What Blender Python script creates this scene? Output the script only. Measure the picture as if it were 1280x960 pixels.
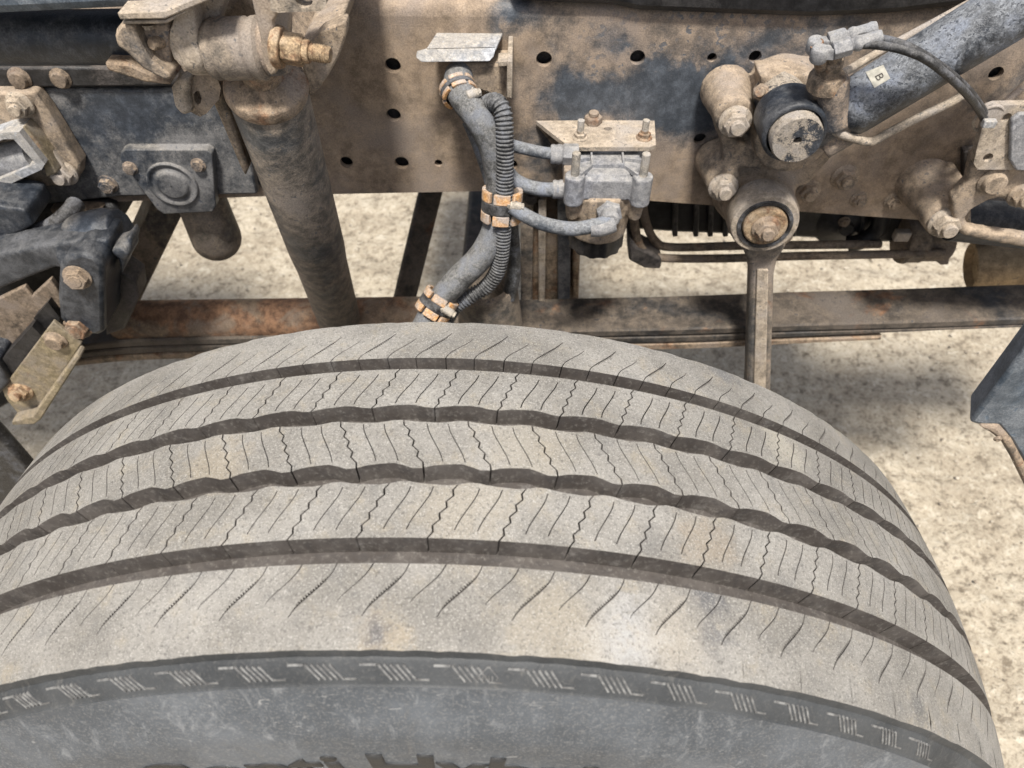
import bpy, bmesh, math, random
from mathutils import Vector, Matrix, noise
from mathutils.geometry import delaunay_2d_cdt

# ------------------------------------------------------------------ camera, sky, sun, exposure
for o in list(bpy.data.objects): bpy.data.objects.remove(o)
SC = bpy.context.scene
COL = SC.collection
ZC = 0.534                                   # axle height (tyre radius 0.535 stands on the ground at z = 0)
CAM = Vector((0.06117, -0.28655, 0.92726 + ZC))
PITCH, YAW, FPX = 0.85413, -0.01998, 945.0
cd = bpy.data.cameras.new('camera'); cam = bpy.data.objects.new('camera', cd); COL.objects.link(cam)
cam.location = CAM; cam.rotation_euler = (math.pi/2 - PITCH, 0, -YAW)
cd.sensor_width = 36; cd.lens = 36 * FPX / 1280; cd.clip_start = 0.01; cd.clip_end = 200
cd.dof.use_dof = True; cd.dof.focus_distance = 0.66; cd.dof.aperture_fstop = 8.5
SC.camera = cam

SUN_EL, SUN_AZ = math.radians(67), math.radians(184)      # azimuth clockwise from +Y
w = bpy.data.worlds.new('World'); SC.world = w; w.use_nodes = True
wn = w.node_tree.nodes; wl = w.node_tree.links
sky = wn.new('ShaderNodeTexSky'); sky.sky_type = 'NISHITA'; sky.sun_disc = False
sky.sun_elevation = SUN_EL; sky.sun_rotation = SUN_AZ; sky.air_density = 1.0; sky.dust_density = 4.0; sky.ozone_density = 1.0
hs = wn.new('ShaderNodeHueSaturation'); hs.inputs['Saturation'].default_value = 0.62
wl.new(sky.outputs[0], hs.inputs['Color']); wl.new(hs.outputs[0], wn['Background'].inputs[0])
wn['Background'].inputs[1].default_value = 0.09
sd = bpy.data.lights.new('sun', 'SUN'); sun = bpy.data.objects.new('sun', sd); COL.objects.link(sun)
sd.energy = 3.7; sd.angle = math.radians(8); sd.color = (1, 0.95, 0.87)
sdir = Vector((math.sin(SUN_AZ)*math.cos(SUN_EL), math.cos(SUN_AZ)*math.cos(SUN_EL), math.sin(SUN_EL)))
sun.rotation_euler = sdir.to_track_quat('Z', 'Y').to_euler(); sun.location = (0, 0, 5)
SC.view_settings.view_transform = 'Standard'; SC.view_settings.look = 'None'
SC.view_settings.exposure = 0.58; SC.view_settings.gamma = 1; SC.view_settings.use_curve_mapping = False

# ------------------------------------------------------------------ pixel (1280x960 photo) to world
_cy, _sy, _cp, _sp = math.cos(YAW), math.sin(YAW), math.cos(PITCH), math.sin(PITCH)
FWD = Vector((_sy*_cp, _cy*_cp, -_sp)); RGT = Vector((_cy, -_sy, 0)); UPV = RGT.cross(FWD)
def ray(x, y): return (FWD + RGT*((x-640)/FPX) + UPV*((480-y)/FPX)).normalized()
def P(x, y, Y):
    d = ray(x, y); return CAM + d*((Y-CAM.y)/d.y)
def PZ(x, y, Z):
    d = ray(x, y); return CAM + d*((Z-CAM.z)/d.z)
def mm(px, p): return px*((p-CAM).dot(FWD))/FPX

# ------------------------------------------------------------------ materials
def mat(name, fn):
    m = bpy.data.materials.new(name); m.use_nodes = True
    nt = m.node_tree; b = nt.nodes['Principled BSDF']
    fn(N(nt), b); return m
class N:
    def __init__(s, nt): s.nt = nt; s.pos = nt.nodes.new('ShaderNodeNewGeometry')
    def lk(s, a, b): s.nt.links.new(a, b)
    def _set(s, sock, v):
        if hasattr(v, 'is_linked') or isinstance(v, bpy.types.NodeSocket): s.lk(v, sock)
        else: sock.default_value = v
    def noise(s, scale, detail=5, rough=.6, dist=0, stretch=None, off=None):
        n = s.nt.nodes.new('ShaderNodeTexNoise'); n.inputs['Scale'].default_value = scale
        n.inputs['Detail'].default_value = detail; n.inputs['Roughness'].default_value = rough; n.inputs['Distortion'].default_value = dist
        mp = s.nt.nodes.new('ShaderNodeMapping'); s.lk(s.pos.outputs['Position'], mp.inputs[0])
        if stretch: mp.inputs['Scale'].default_value = stretch
        if off: mp.inputs['Location'].default_value = off
        s.lk(mp.outputs[0], n.inputs['Vector']); return n.outputs['Fac']
    def vor(s, scale, feature='F1'):
        n = s.nt.nodes.new('ShaderNodeTexVoronoi'); n.inputs['Scale'].default_value = scale; n.feature = feature
        s.lk(s.pos.outputs['Position'], n.inputs['Vector']); return n.outputs['Distance']
    def ramp(s, v, a, b, lo=0., hi=1.):
        n = s.nt.nodes.new('ShaderNodeMapRange'); s.lk(v, n.inputs[0])
        for i, x in enumerate((a, b, lo, hi)): n.inputs[i+1].default_value = x
        n.interpolation_type = 'SMOOTHSTEP' if hi != lo else 'LINEAR'; return n.outputs[0]
    def math(s, op, a, b=0.5, c=None):
        n = s.nt.nodes.new('ShaderNodeMath'); n.operation = op
        s._set(n.inputs[0], a); s._set(n.inputs[1], b)
        if c is not None: s._set(n.inputs[2], c)
        return n.outputs[0]
    def mix(s, f, a, b, mode='MIX'):
        n = s.nt.nodes.new('ShaderNodeMix'); n.data_type = 'RGBA'; n.blend_type = mode
        s._set(n.inputs[0], f)
        for k, v in ((6, a), (7, b)):
            if isinstance(v, bpy.types.NodeSocket): s.lk(v, n.inputs[k])
            else: n.inputs[k].default_value = (*v, 1) if len(v) == 3 else v
        return n.outputs[2]
    def bump(s, h, strength, dist, b):
        n = s.nt.nodes.new('ShaderNodeBump'); n.inputs['Strength'].default_value = strength; n.inputs['Distance'].default_value = dist
        s.lk(h, n.inputs['Height']); s.lk(n.outputs[0], b.inputs['Normal'])
    def up(s):
        n = s.nt.nodes.new('ShaderNodeSeparateXYZ'); s.lk(s.pos.outputs['Normal'], n.inputs[0]); return n.outputs[2]
    def blob(s, c, r, amp=.5, scale=25):
        n = s.nt.nodes.new('ShaderNodeVectorMath'); n.operation = 'DISTANCE'
        s.lk(s.pos.outputs['Position'], n.inputs[0]); n.inputs[1].default_value = c
        d = s.math('ADD', n.outputs['Value'], s.math('MULTIPLY', s.math('SUBTRACT', s.noise(scale, 5, .65), .5), r*amp*4))
        return s.ramp(d, r*1.5, r*.3)

DUST = (0.325, 0.250, 0.182)
def dusty(name, paint, dust=DUST, cover=.5, scale=14, rust=0., specks=.4, prough=.42, upd=.35, soft=.17, metal=0., grain=.28, blobs=(), seed=0, wipe=(), speckat=()):
    """old painted steel under road dust: paint, patches of dust, dark specks where dust has been knocked off, rust"""
    def fn(n, b):
        off = (seed*3.1, seed*1.7, seed*.9)
        base = n.noise(scale, 5, .62, .3, off=off); mid = n.noise(scale*6, 4, .7, off=off); fine = n.noise(620, 2, .7)
        v = n.math('ADD', base, n.math('MULTIPLY', n.up(), upd*.25))
        v = n.math('ADD', v, n.math('MULTIPLY', n.math('SUBTRACT', mid, .5), .30))
        v = n.math('ADD', v, n.math('MULTIPLY', n.math('SUBTRACT', fine, .5), .14))
        for c, r in blobs: v = n.math('SUBTRACT', v, n.math('MULTIPLY', n.blob(c, r), .22))
        for c, r in wipe: v = n.math('ADD', v, n.math('MULTIPLY', n.blob(c, r), .22))
        t = .72 - cover*.48
        m = n.ramp(v, t-soft, t+soft)
        sp = n.ramp(n.noise(scale*15, 2, .55, 0, off=off), .65-.10*specks, .70-.10*specks)
        zone = n.ramp(mid, .40, .60)
        if speckat:
            z2 = .12
            for c, r in speckat: z2 = n.math('MAXIMUM', n.blob(c, r), z2)
            zone = n.math('MULTIPLY', zone, z2)
        m = n.math('MULTIPLY', m, n.math('SUBTRACT', 1., n.math('MULTIPLY', n.math('MULTIPLY', sp, zone), .85)))
        d1 = n.mix(n.ramp(mid, .3, .7), tuple(c*.60 for c in dust), tuple(min(1, c*1.22) for c in dust))
        d1 = n.mix(n.ramp(base, .42, .68), d1, (dust[0]*.88, dust[1]*.94, dust[2]*1.08))
        p1 = n.mix(n.ramp(mid, .35, .75), paint, tuple(min(1, c*2.1+.012) for c in paint))
        col = n.mix(m, p1, d1)
        if rust > 0:
            rn = n.noise(scale*1.3, 6, .70, .6, off=(7+seed, 3, 1))
            rm = n.ramp(rn, .66-rust*.3, .80-rust*.3)
            rc = n.mix(n.ramp(mid, .35, .65), (.085, .040, .022), (.27, .14, .075))
            col = n.mix(n.math('MULTIPLY', rm, .75), col, rc)
        col = n.mix(grain, col, n.mix(n.ramp(fine, .3, .7), (.16, .16, .16), (.84, .84, .84)), 'OVERLAY')
        n.lk(col, b.inputs['Base Color'])
        n.lk(n.math('MULTIPLY_ADD', m, .92-prough, prough), b.inputs['Roughness'])
        b.inputs['Metallic'].default_value = metal
        b.inputs['Specular IOR Level'].default_value = .4
        h = n.math('ADD', n.math('MULTIPLY', m, .4), n.math('ADD', n.math('MULTIPLY', fine, .45), n.math('MULTIPLY', mid, .5)))
        n.bump(h, .45, .0018, b)
    return mat(name, fn)

NAVY = (.034, .041, .053); BLK = (.014, .015, .018)
RAILB = [((P(790, 128, .55)), .055), (P(715, 125, .55), .035), (P(870, 140, .55), .06), (P(640, 20, .55), .03), (P(940, 90, .55), .05), (P(765, 55, .55), .02)]
RAILW = [(P(430, 180, .55), .10), (P(560, 190, .55), .09), (P(860, 235, .55), .07), (P(1100, 230, .55), .14), (P(650, 60, .55), .03), (P(500, 90, .55), .08), (P(560, 30, .55), .05)]
RSPECK = [(P(860, 70, .55), .10), (P(960, 60, .55), .08), (P(770, 80, .55), .05)]
M = {}
M['rail'] = dusty('dusty rail paint', (.052, .060, .072), cover=.60, scale=9, specks=1.1, rust=.06, blobs=RAILB, wipe=RAILW, speckat=RSPECK)
M['navy'] = dusty('navy chassis paint', NAVY, (.24, .22, .19), cover=.30, scale=11, specks=.5, prough=.38, upd=.5, seed=1)
M['navyclean'] = dusty('navy tube paint', (.017, .021, .028), (.12, .115, .108), cover=.26, scale=13, prough=.34, upd=.25, seed=2)
M['navydust'] = dusty('half dusty navy paint', NAVY, cover=.52, scale=16, specks=.8, seed=3, upd=.6)
M['cast'] = dusty('dusty casting', (.06, .06, .062), (.345, .272, .200), cover=.80, scale=15, specks=.35, rust=.08, upd=.5, seed=4)
M['castpale'] = dusty('pale dusty casting', (.07, .068, .066), (.40, .335, .262), cover=.84, scale=17, specks=.5, seed=5, upd=.5)
M['castrust'] = dusty('rusty dusty steel', (.055, .048, .042), (.31, .235, .165), cover=.70, scale=20, rust=.5, seed=6)
M['rusty'] = dusty('rusty spring steel', (.05, .045, .042), (.24, .175, .12), cover=.62, scale=12, rust=.85, seed=7)
M['spring'] = dusty('dusty leaf spring', (.020, .021, .023), (.135, .108, .082), cover=.46, scale=10, rust=.28, seed=8)  # dust tone lowered to carry the shade on the spring
M['shock'] = dusty('dusty shock tube', (.05, .052, .055), (.29, .235, .178), cover=.56, scale=13, rust=.16, seed=9)
M['tilt'] = dusty('scratched cylinder paint', (.014, .017, .023), (.21, .22, .235), cover=.46, scale=22, specks=1.2, prough=.28, upd=.9, seed=10)
M['steel'] = dusty('dusty bare steel', (.16, .16, .16), (.42, .37, .30), cover=.62, scale=30, rust=.2, seed=11, prough=.4)
M['nutrust'] = dusty('rust brown nut', (.11, .075, .045), (.44, .32, .195), cover=.55, scale=40, rust=.55, seed=12)
M['zinc'] = dusty('zinc plate', (.24, .25, .27), (.40, .36, .30), cover=.40, scale=26, specks=.6, seed=13, prough=.45)
M['alu'] = dusty('weathered aluminium', (.175, .180, .198), (.29, .275, .25), cover=.40, scale=20, specks=.2, seed=14, prough=.45)
M['black'] = dusty('black dirty metal', (.012, .012, .013), (.12, .10, .085), cover=.30, scale=12, seed=15)
M['brownpipe'] = dusty('brown dusty pipe', (.05, .04, .032), (.23, .175, .125), cover=.62, scale=22, rust=.25, seed=16)
M['dark'] = dusty('oily engine black', (.007, .007, .008), (.05, .043, .037), cover=.22, scale=9, seed=17)
M['hose'] = dusty('grey dusty hose', (.030, .031, .033), (.20, .198, .192), cover=.52, scale=45, specks=.8, seed=18, upd=.7, prough=.6)
M['airhose'] = dusty('blue grey air hose', (.055, .063, .075), (.23, .235, .24), cover=.48, scale=40, seed=19, upd=.7, prough=.5)
M['conduit'] = dusty('black corrugated conduit', (.018, .019, .021), (.17, .17, .17), cover=.35, scale=50, seed=20, upd=.8, prough=.45)
M['blackhose'] = dusty('black rubber hose', (.014, .014, .015), (.14, .135, .13), cover=.25, scale=40, seed=21, prough=.42, upd=.6)
M['orange'] = dusty('orange clamp plastic', (.55, .25, .07), (.46, .37, .29), cover=.58, scale=60, seed=22, prough=.5)
M['tan'] = dusty('tan dust panel', (.10, .08, .06), (.42, .31, .19), cover=.85, scale=9, seed=23)
M['bluepanel'] = dusty('blue grey panel', (.045, .065, .090), (.24, .24, .23), cover=.33, scale=8, seed=24, prough=.4, rust=.04)
M['gold'] = dusty('yellow zinc bracket', (.17, .14, .085), (.27, .22, .155), cover=.5, scale=22, rust=.25, seed=25, prough=.42)

def plain(name, col, rough=.6):
    def fn(n, b):
        c = n.mix(n.ramp(n.noise(180, 4, .6), .35, .7), tuple(x*.8 for x in col), tuple(min(1, x*1.15) for x in col))
        n.lk(c, b.inputs['Base Color']); b.inputs['Roughness'].default_value = rough
    return mat(name, fn)
M['paper'] = plain('sticker paper', (.46, .44, .38), .7)
M['pin'] = dusty('half bare pin face', (.030, .034, .042), (.34, .29, .23), cover=.50, scale=34, specks=.4, seed=26, soft=.05)
M['ink'] = plain('sticker ink', (.08, .07, .06), .7)

STAIN_T = []      # filled with (world point, radius, colour) for the tread
def cyl_pt(x, y, k=.719, R=.535):
    d = ray(x, y); t = .25
    while t < 1.6:
        q = CAM + d*t
        if math.hypot(q.x, q.z-ZC) < R-k*q.y*q.y: return q
        t += .0004
    return q
def f_tread(n, b):
    g = n.noise(1000, 2, .8); g2 = n.noise(450, 3, .8, off=(1, 2, 3)); l = n.noise(16, 5, .65); st = n.noise(45, 5, .7)
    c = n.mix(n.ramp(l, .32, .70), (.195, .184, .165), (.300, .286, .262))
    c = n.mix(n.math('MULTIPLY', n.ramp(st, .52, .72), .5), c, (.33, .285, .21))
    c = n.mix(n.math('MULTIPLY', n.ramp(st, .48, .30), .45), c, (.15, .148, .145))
    for p, r, colr, am in STAIN_T: c = n.mix(n.math('MULTIPLY', n.blob(p, r, .9, 90), am), c, colr)
    c = n.mix(n.ramp(g2, .50, .70, 0, .75), c, (.085, .080, .074))
    c = n.mix(n.ramp(g, .52, .70, 0, .65), c, (.54, .52, .48))
    n.lk(c, b.inputs['Base Color']); b.inputs['Roughness'].default_value = .85; b.inputs['Specular IOR Level'].default_value = .3
    n.bump(n.math('ADD', g2, n.math('MULTIPLY', g, .6)), .6, .0016, b)
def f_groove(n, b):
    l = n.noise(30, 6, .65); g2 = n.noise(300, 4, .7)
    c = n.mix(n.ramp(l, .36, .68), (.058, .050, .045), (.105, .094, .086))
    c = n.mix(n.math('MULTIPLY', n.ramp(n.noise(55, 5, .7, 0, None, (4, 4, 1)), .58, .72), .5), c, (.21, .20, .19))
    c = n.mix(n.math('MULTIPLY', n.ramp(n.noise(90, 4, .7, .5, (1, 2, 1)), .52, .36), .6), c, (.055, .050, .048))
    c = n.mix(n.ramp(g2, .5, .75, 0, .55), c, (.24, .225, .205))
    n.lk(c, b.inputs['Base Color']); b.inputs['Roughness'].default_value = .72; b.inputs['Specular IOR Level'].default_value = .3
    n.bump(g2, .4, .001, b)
def f_side(n, b):
    l = n.noise(11, 5, .65); st = n.noise(48, 6, .8, 1.5, (1, 1, .45)); sc = n.noise(150, 4, .7, 1.2, (.5, 1, 1.3)); fi = n.noise(600, 2, .7)
    c = n.mix(n.ramp(l, .34, .68), (.060, .070, .083), (.118, .133, .152))
    c = n.mix(n.math('MULTIPLY', n.ramp(st, .52, .72), .7), c, (.27, .28, .29))
    c = n.mix(n.math('MULTIPLY', n.ramp(st, .44, .28), .6), c, (.085, .088, .093))
    c = n.mix(n.math('MULTIPLY', n.ramp(sc, .62, .72), .65), c, (.38, .38, .375))
    c = n.mix(n.ramp(fi, .48, .72, 0, .55), c, (.24, .24, .24))
    n.lk(c, b.inputs['Base Color']); n.lk(n.ramp(st, .3, .7, .45, .70), b.inputs['Roughness']); b.inputs['Specular IOR Level'].default_value = .5
    n.bump(n.math('ADD', fi, n.math('MULTIPLY', st, .8)), .35, .0010, b)
def f_butt(n, b):
    l = n.noise(14, 5, .65); st = n.noise(70, 5, .75, 1., (1, 1, .6)); fi = n.noise(500, 2, .7)
    c = n.mix(n.ramp(l, .34, .66), (.034, .037, .040), (.064, .068, .072))
    c = n.mix(n.math('MULTIPLY', n.ramp(st, .54, .72), .6), c, (.125, .122, .115))
    c = n.mix(n.ramp(fi, .52, .75, 0, .4), c, (.13, .126, .12))
    n.lk(c, b.inputs['Base Color']); b.inputs['Roughness'].default_value = .62; b.inputs['Specular IOR Level'].default_value = .4
    n.bump(n.math('ADD', fi, st), .35, .0010, b)
def f_mark(n, b):
    c = n.mix(n.ramp(n.noise(200, 4, .7), .4, .65), (.10, .10, .10), (.22, .22, .215))
    n.lk(c, b.inputs['Base Color']); b.inputs['Roughness'].default_value = .55
def f_letter(n, b):
    # fine moulded ridges: a wave along the circumference
    wv = n.nt.nodes.new('ShaderNodeTexWave'); wv.inputs['Scale'].default_value = 420; wv.bands_direction = 'DIAGONAL'
    n.lk(n.pos.outputs['Position'], wv.inputs['Vector'])
    c = n.mix(wv.outputs['Fac'], (.012, .0125, .013), (.042, .042, .043))
    n.lk(c, b.inputs['Base Color']); b.inputs['Roughness'].default_value = .6
    n.bump(wv.outputs['Fac'], .3, .0005, b)
for x, y, r, colr, am in ((267, 585, .022, (.34, .28, .19), .40), (575, 640, .028, (.35, .30, .22), .35), (885, 682, .020, (.31, .25, .18), .45), (660, 560, .03, (.36, .32, .25), .35),
                  (782, 797, .022, (.44, .44, .44), .6), (700, 795, .03, (.36, .31, .23), .4), (480, 797, .014, (.38, .31, .21), .5), (473, 791, .008, (.10, .10, .11), .8),
                  (885, 745, .009, (.11, .11, .115), .8), (890, 797, .010, (.11, .11, .115), .7), (1150, 890, .010, (.10, .10, .10), .7), (905, 465, .012, (.15, .15, .15), .8), (840, 800, .02, (.40, .36, .30), .5), (980, 560, .02, (.40, .37, .30), .5)):
    STAIN_T.append((cyl_pt(x, y), r, colr, am))
M['tread'] = mat('worn dusty tread rubber', f_tread); M['groove'] = mat('dirty groove rubber', f_groove)
M['side'] = mat('scuffed sidewall rubber', f_side); M['butt'] = mat('clean buttress rubber', f_butt); M['mark'] = mat('moulded mark rubber', f_mark); M['letter'] = mat('ridged letter rubber', f_letter)
def f_ground(n, b):
    l = n.noise(5, 4, .6); a = n.noise(30, 5, .75); g = n.noise(110, 4, .75, off=(2, 5, 0))
    c = n.mix(n.ramp(l, .35, .66), (.40, .345, .265), (.50, .44, .345))
    c = n.mix(n.math('MULTIPLY', n.ramp(a, .50, .66), .85), c, (.16, .13, .095))
    c = n.mix(n.math('MULTIPLY', n.ramp(a, .46, .34), .75), c, (.62, .57, .47))
    c = n.mix(n.ramp(g, .50, .68, 0, .7), c, (.15, .125, .095))
    c = n.mix(n.ramp(g, .44, .32, 0, .5), c, (.62, .57, .48))
    n.lk(c, b.inputs['Base Color']); b.inputs['Roughness'].default_value = .95; b.inputs['Specular IOR Level'].default_value = .2
    n.bump(n.math('SUBTRACT', n.math('MULTIPLY', g, -.7), a), .9, .009, b)
M['ground'] = mat('sandy concrete ground', f_ground)
def f_peb(n, b):
    c = n.mix(n.ramp(n.noise(25, 3, .6), .35, .65), (.24, .20, .155), (.56, .50, .41)); n.lk(c, b.inputs['Base Color']); b.inputs['Roughness'].default_value = .92
M['pebble'] = mat('pebble stone', f_peb)

# ------------------------------------------------------------------ mesh building
def V(*a): return Vector(a)
class MB:
    def __init__(s): s.v = []; s.f = []; s.m = []
    def add(s, vs, fs, m=0):
        o = len(s.v); s.v += [Vector(x) for x in vs]; s.f += [tuple(i+o for i in f) for f in fs]; s.m += [m]*len(fs); return s
    def prism(s, poly, vec, m=0):
        n = len(poly); vec = Vector(vec)
        return s.add([Vector(p) for p in poly]+[Vector(p)+vec for p in poly],
              [tuple(range(n)), tuple(range(2*n-1, n-1, -1))]+[(i, (i+1) % n, n+(i+1) % n, n+i) for i in range(n)], m)
    def box(s, c, size, rot=None, m=0):
        x, y, z = (a/2 for a in size); c = Vector(c); R = rot or Matrix.Identity(3)
        vs = [c+R@Vector((sx*x, sy*y, sz*z)) for sz in (-1, 1) for sx, sy in ((-1, -1), (1, -1), (1, 1), (-1, 1))]
        return s.add(vs, [(3, 2, 1, 0), (4, 5, 6, 7), (0, 1, 5, 4), (1, 2, 6, 5), (2, 3, 7, 6), (3, 0, 4, 7)], m)
    def beam(s, a, b, w, h, upv=(0, 0, 1), m=0):
        a, b = Vector(a), Vector(b); d = (b-a); L = d.length; d.normalize()
        y = Vector(upv).cross(d).normalized(); z = d.cross(y)
        return s.box((a+b)/2, (L, w, h), Matrix((d, y, z)).transposed(), m)
    def lathe(s, prof, o, ax, n=32, m=0, caps=True):
        """prof: (h along axis, radius); axis ax from o"""
        ax = Vector(ax).normalized(); o = Vector(o)
        u = ax.orthogonal().normalized(); v = ax.cross(u); k0 = len(prof)
        vs = []
        for h, r in prof:
            for i in range(n):
                t = 2*math.pi*i/n; vs.append(o+ax*h+(u*math.cos(t)+v*math.sin(t))*r)
        fs = [(j*n+i, j*n+(i+1) % n, (j+1)*n+(i+1) % n, (j+1)*n+i) for j in range(k0-1) for i in range(n)]
        if caps: fs += [tuple(range(n-1, -1, -1)), tuple((k0-1)*n+i for i in range(n))]
        return s.add(vs, fs, m)
    def cyl(s, a, b, r, n=24, r2=None, bev=0., m=0):
        a, b = Vector(a), Vector(b); L = (b-a).length; r2 = r if r2 is None else r2
        pr = [(0, r), (L, r2)] if not bev else [(0, r-bev), (bev, r), (L-bev, r2), (L, r2-bev)]
        return s.lathe(pr, a, b-a, n, m)
    def tube(s, path, r, n=12, seg=8, m=0, corr=None, caps=True):
        p = spline(path, seg)
        if corr: p = resample(p, corr[0]/4)
        fr = frames(p); vs = []
        for i, (c, u, v) in enumerate(fr):
            t = i/(len(fr)-1)
            rr = r(t) if callable(r) else r
            if corr: rr += (corr[1], corr[1], -corr[1], -corr[1])[i % 4]
            for k in range(n):
                a = 2*math.pi*k/n; vs.append(c+(u*math.cos(a)+v*math.sin(a))*rr)
        fs = [(j*n+i, j*n+(i+1) % n, (j+1)*n+(i+1) % n, (j+1)*n+i) for j in range(len(fr)-1) for i in range(n)]
        if caps: fs += [tuple(range(n-1, -1, -1)), tuple((len(fr)-1)*n+i for i in range(n))]
        return s.add(vs, fs, m)
    def hexa(s, o, ax, r, h, rot=0., m=0, ch=.12):
        ax = Vector(ax).normalized(); u = ax.orthogonal().normalized(); v = ax.cross(u); o = Vector(o)
        vs = []
        for hh, rr in ((0, r), (h*(1-ch), r), (h, r*.88)):
            for i in range(6):
                t = rot+math.pi*i/3; vs.append(o+ax*hh+(u*math.cos(t)+v*math.sin(t))*rr)
        fs = [(j*6+i, j*6+(i+1) % 6, (j+1)*6+(i+1) % 6, (j+1)*6+i) for j in range(2) for i in range(6)]+[tuple(range(5, -1, -1)), tuple(12+i for i in range(6))]
        return s.add(vs, fs, m)
    def mesh(s, name, mats):
        me = bpy.data.meshes.new(name); me.from_pydata(s.v, [], s.f)
        for m_ in mats: me.materials.append(m_)
        me.polygons.foreach_set('material_index', s.m)
        bm = bmesh.new(); bm.from_mesh(me); bmesh.ops.recalc_face_normals(bm, faces=bm.faces); bm.to_mesh(me); bm.free()
        me.polygons.foreach_set('use_smooth', [True]*len(me.polygons)); me.set_sharp_from_angle(angle=math.radians(32)); me.update()
        return me
    def obj(s, name, mats, parent=None, bev=0., cast=None):
        mats = mats if isinstance(mats, (list, tuple)) else [mats]
        mats = [M[x] if isinstance(x, str) else x for x in mats]
        o = bpy.data.objects.new(name, s.mesh(name, mats)); COL.objects.link(o)
        if parent: o.parent = parent
        if cast:                                       # cast or forged shape: fused and softened
            r = o.modifiers.new('fuse', 'REMESH'); r.mode = 'VOXEL'; r.voxel_size = cast[0]; r.use_smooth_shade = True
            k = o.modifiers.new('soften', 'SMOOTH'); k.factor = .5; k.iterations = cast[1]
        elif bev:
            b = o.modifiers.new('bevel', 'BEVEL'); b.width = bev; b.segments = 2; b.limit_method = 'ANGLE'; b.angle_limit = math.radians(35)
        return o
def spline(pts, seg=8):
    p = [Vector(a) for a in pts]
    if len(p) < 3: return p
    q = [p[0]*2-p[1]]+p+[p[-1]*2-p[-2]]; out = []
    for i in range(1, len(q)-2):
        a, b, c, d = q[i-1:i+3]
        for k in range(seg):
            t = k/seg; out.append(.5*((2*b)+(c-a)*t+(2*a-5*b+4*c-d)*t*t+(3*b-a-3*c+d)*t**3))
    return out+[p[-1]]
def resample(p, step):
    out = [p[0]]; acc = 0
    for a, b in zip(p, p[1:]):
        L = (b-a).length; d = step-acc
        while d <= L: out.append(a.lerp(b, d/L)); d += step
        acc = (acc+L) % step if L < step-acc else L-(d-step)
    return out
def frames(p):
    fr = []; u = None
    for i, c in enumerate(p):
        t = (p[min(i+1, len(p)-1)]-p[max(i-1, 0)]).normalized()
        u = t.orthogonal() if u is None else (u-t*u.dot(t)); u.normalize(); fr.append((c, u, t.cross(u)))
    return fr
def empty(name, loc=(0, 0, 0)):
    o = bpy.data.objects.new(name, None); COL.objects.link(o); o.location = loc; o.empty_display_size = .02; return o
def tag(o, label, cat, group=None, kind=None):
    o['label'] = label; o['category'] = cat
    if group: o['group'] = group
    if kind: o['kind'] = kind
    return o
def par(o, root):        # parent while keeping world coordinates
    o.parent = root; o.matrix_parent_inverse = Matrix.Translation(root.location).inverted(); return o
def pp(px, Y): return [P(x, y, Y) for x, y in px]
def plate(px, Y, t): return MB().prism(pp(px, Y), (0, t, 0))
def inpoly(x, y, poly):
    r = False; j = len(poly)-1
    for i in range(len(poly)):
        xi, yi = poly[i]; xj, yj = poly[j]
        if (yi > y) != (yj > y) and x < (xj-xi)*(y-yi)/(yj-yi)+xi: r = not r
        j = i
    return r
def cdt(outline, holes=(), extra=()):
    pts = []; ed = []
    for lp in [outline]+list(holes):
        o = len(pts); pts += [Vector(q) for q in lp]; ed += [(o+i, o+(i+1) % len(lp)) for i in range(len(lp))]
    pts += [Vector(q) for q in extra]
    vs, es, fs, ov, oe, of = delaunay_2d_cdt(pts, ed, [], 0, 1e-7)
    out = []
    for f in fs:
        cx = sum(vs[i].x for i in f)/3; cyy = sum(vs[i].y for i in f)/3
        if inpoly(cx, cyy, outline) and not any(inpoly(cx, cyy, h) for h in holes): out.append(tuple(f))
    return [tuple(q) for q in vs], out
def sheet_xz(mb, outline, holes, y0, y1, m=0):
    """plate in the x-z plane with real holes, thickness y0..y1"""
    vs, fs = cdt(outline, holes); n = len(vs)
    mb.add([(a, y0, b) for a, b in vs]+[(a, y1, b) for a, b in vs], fs+[tuple(i+n for i in reversed(f)) for f in fs], m)
    for lp in [outline]+list(holes):
        k = len(lp); mb.add([(a, y0, b) for a, b in lp]+[(a, y1, b) for a, b in lp], [(i, (i+1) % k, k+(i+1) % k, k+i) for i in range(k)], m)
    return mb
def circ2(c, r, n=20, sx=1., sz=1.): return [(c[0]+sx*r*math.cos(2*math.pi*i/n), c[1]+sz*r*math.sin(2*math.pi*i/n)) for i in range(n)]
_bolt = {}
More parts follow.
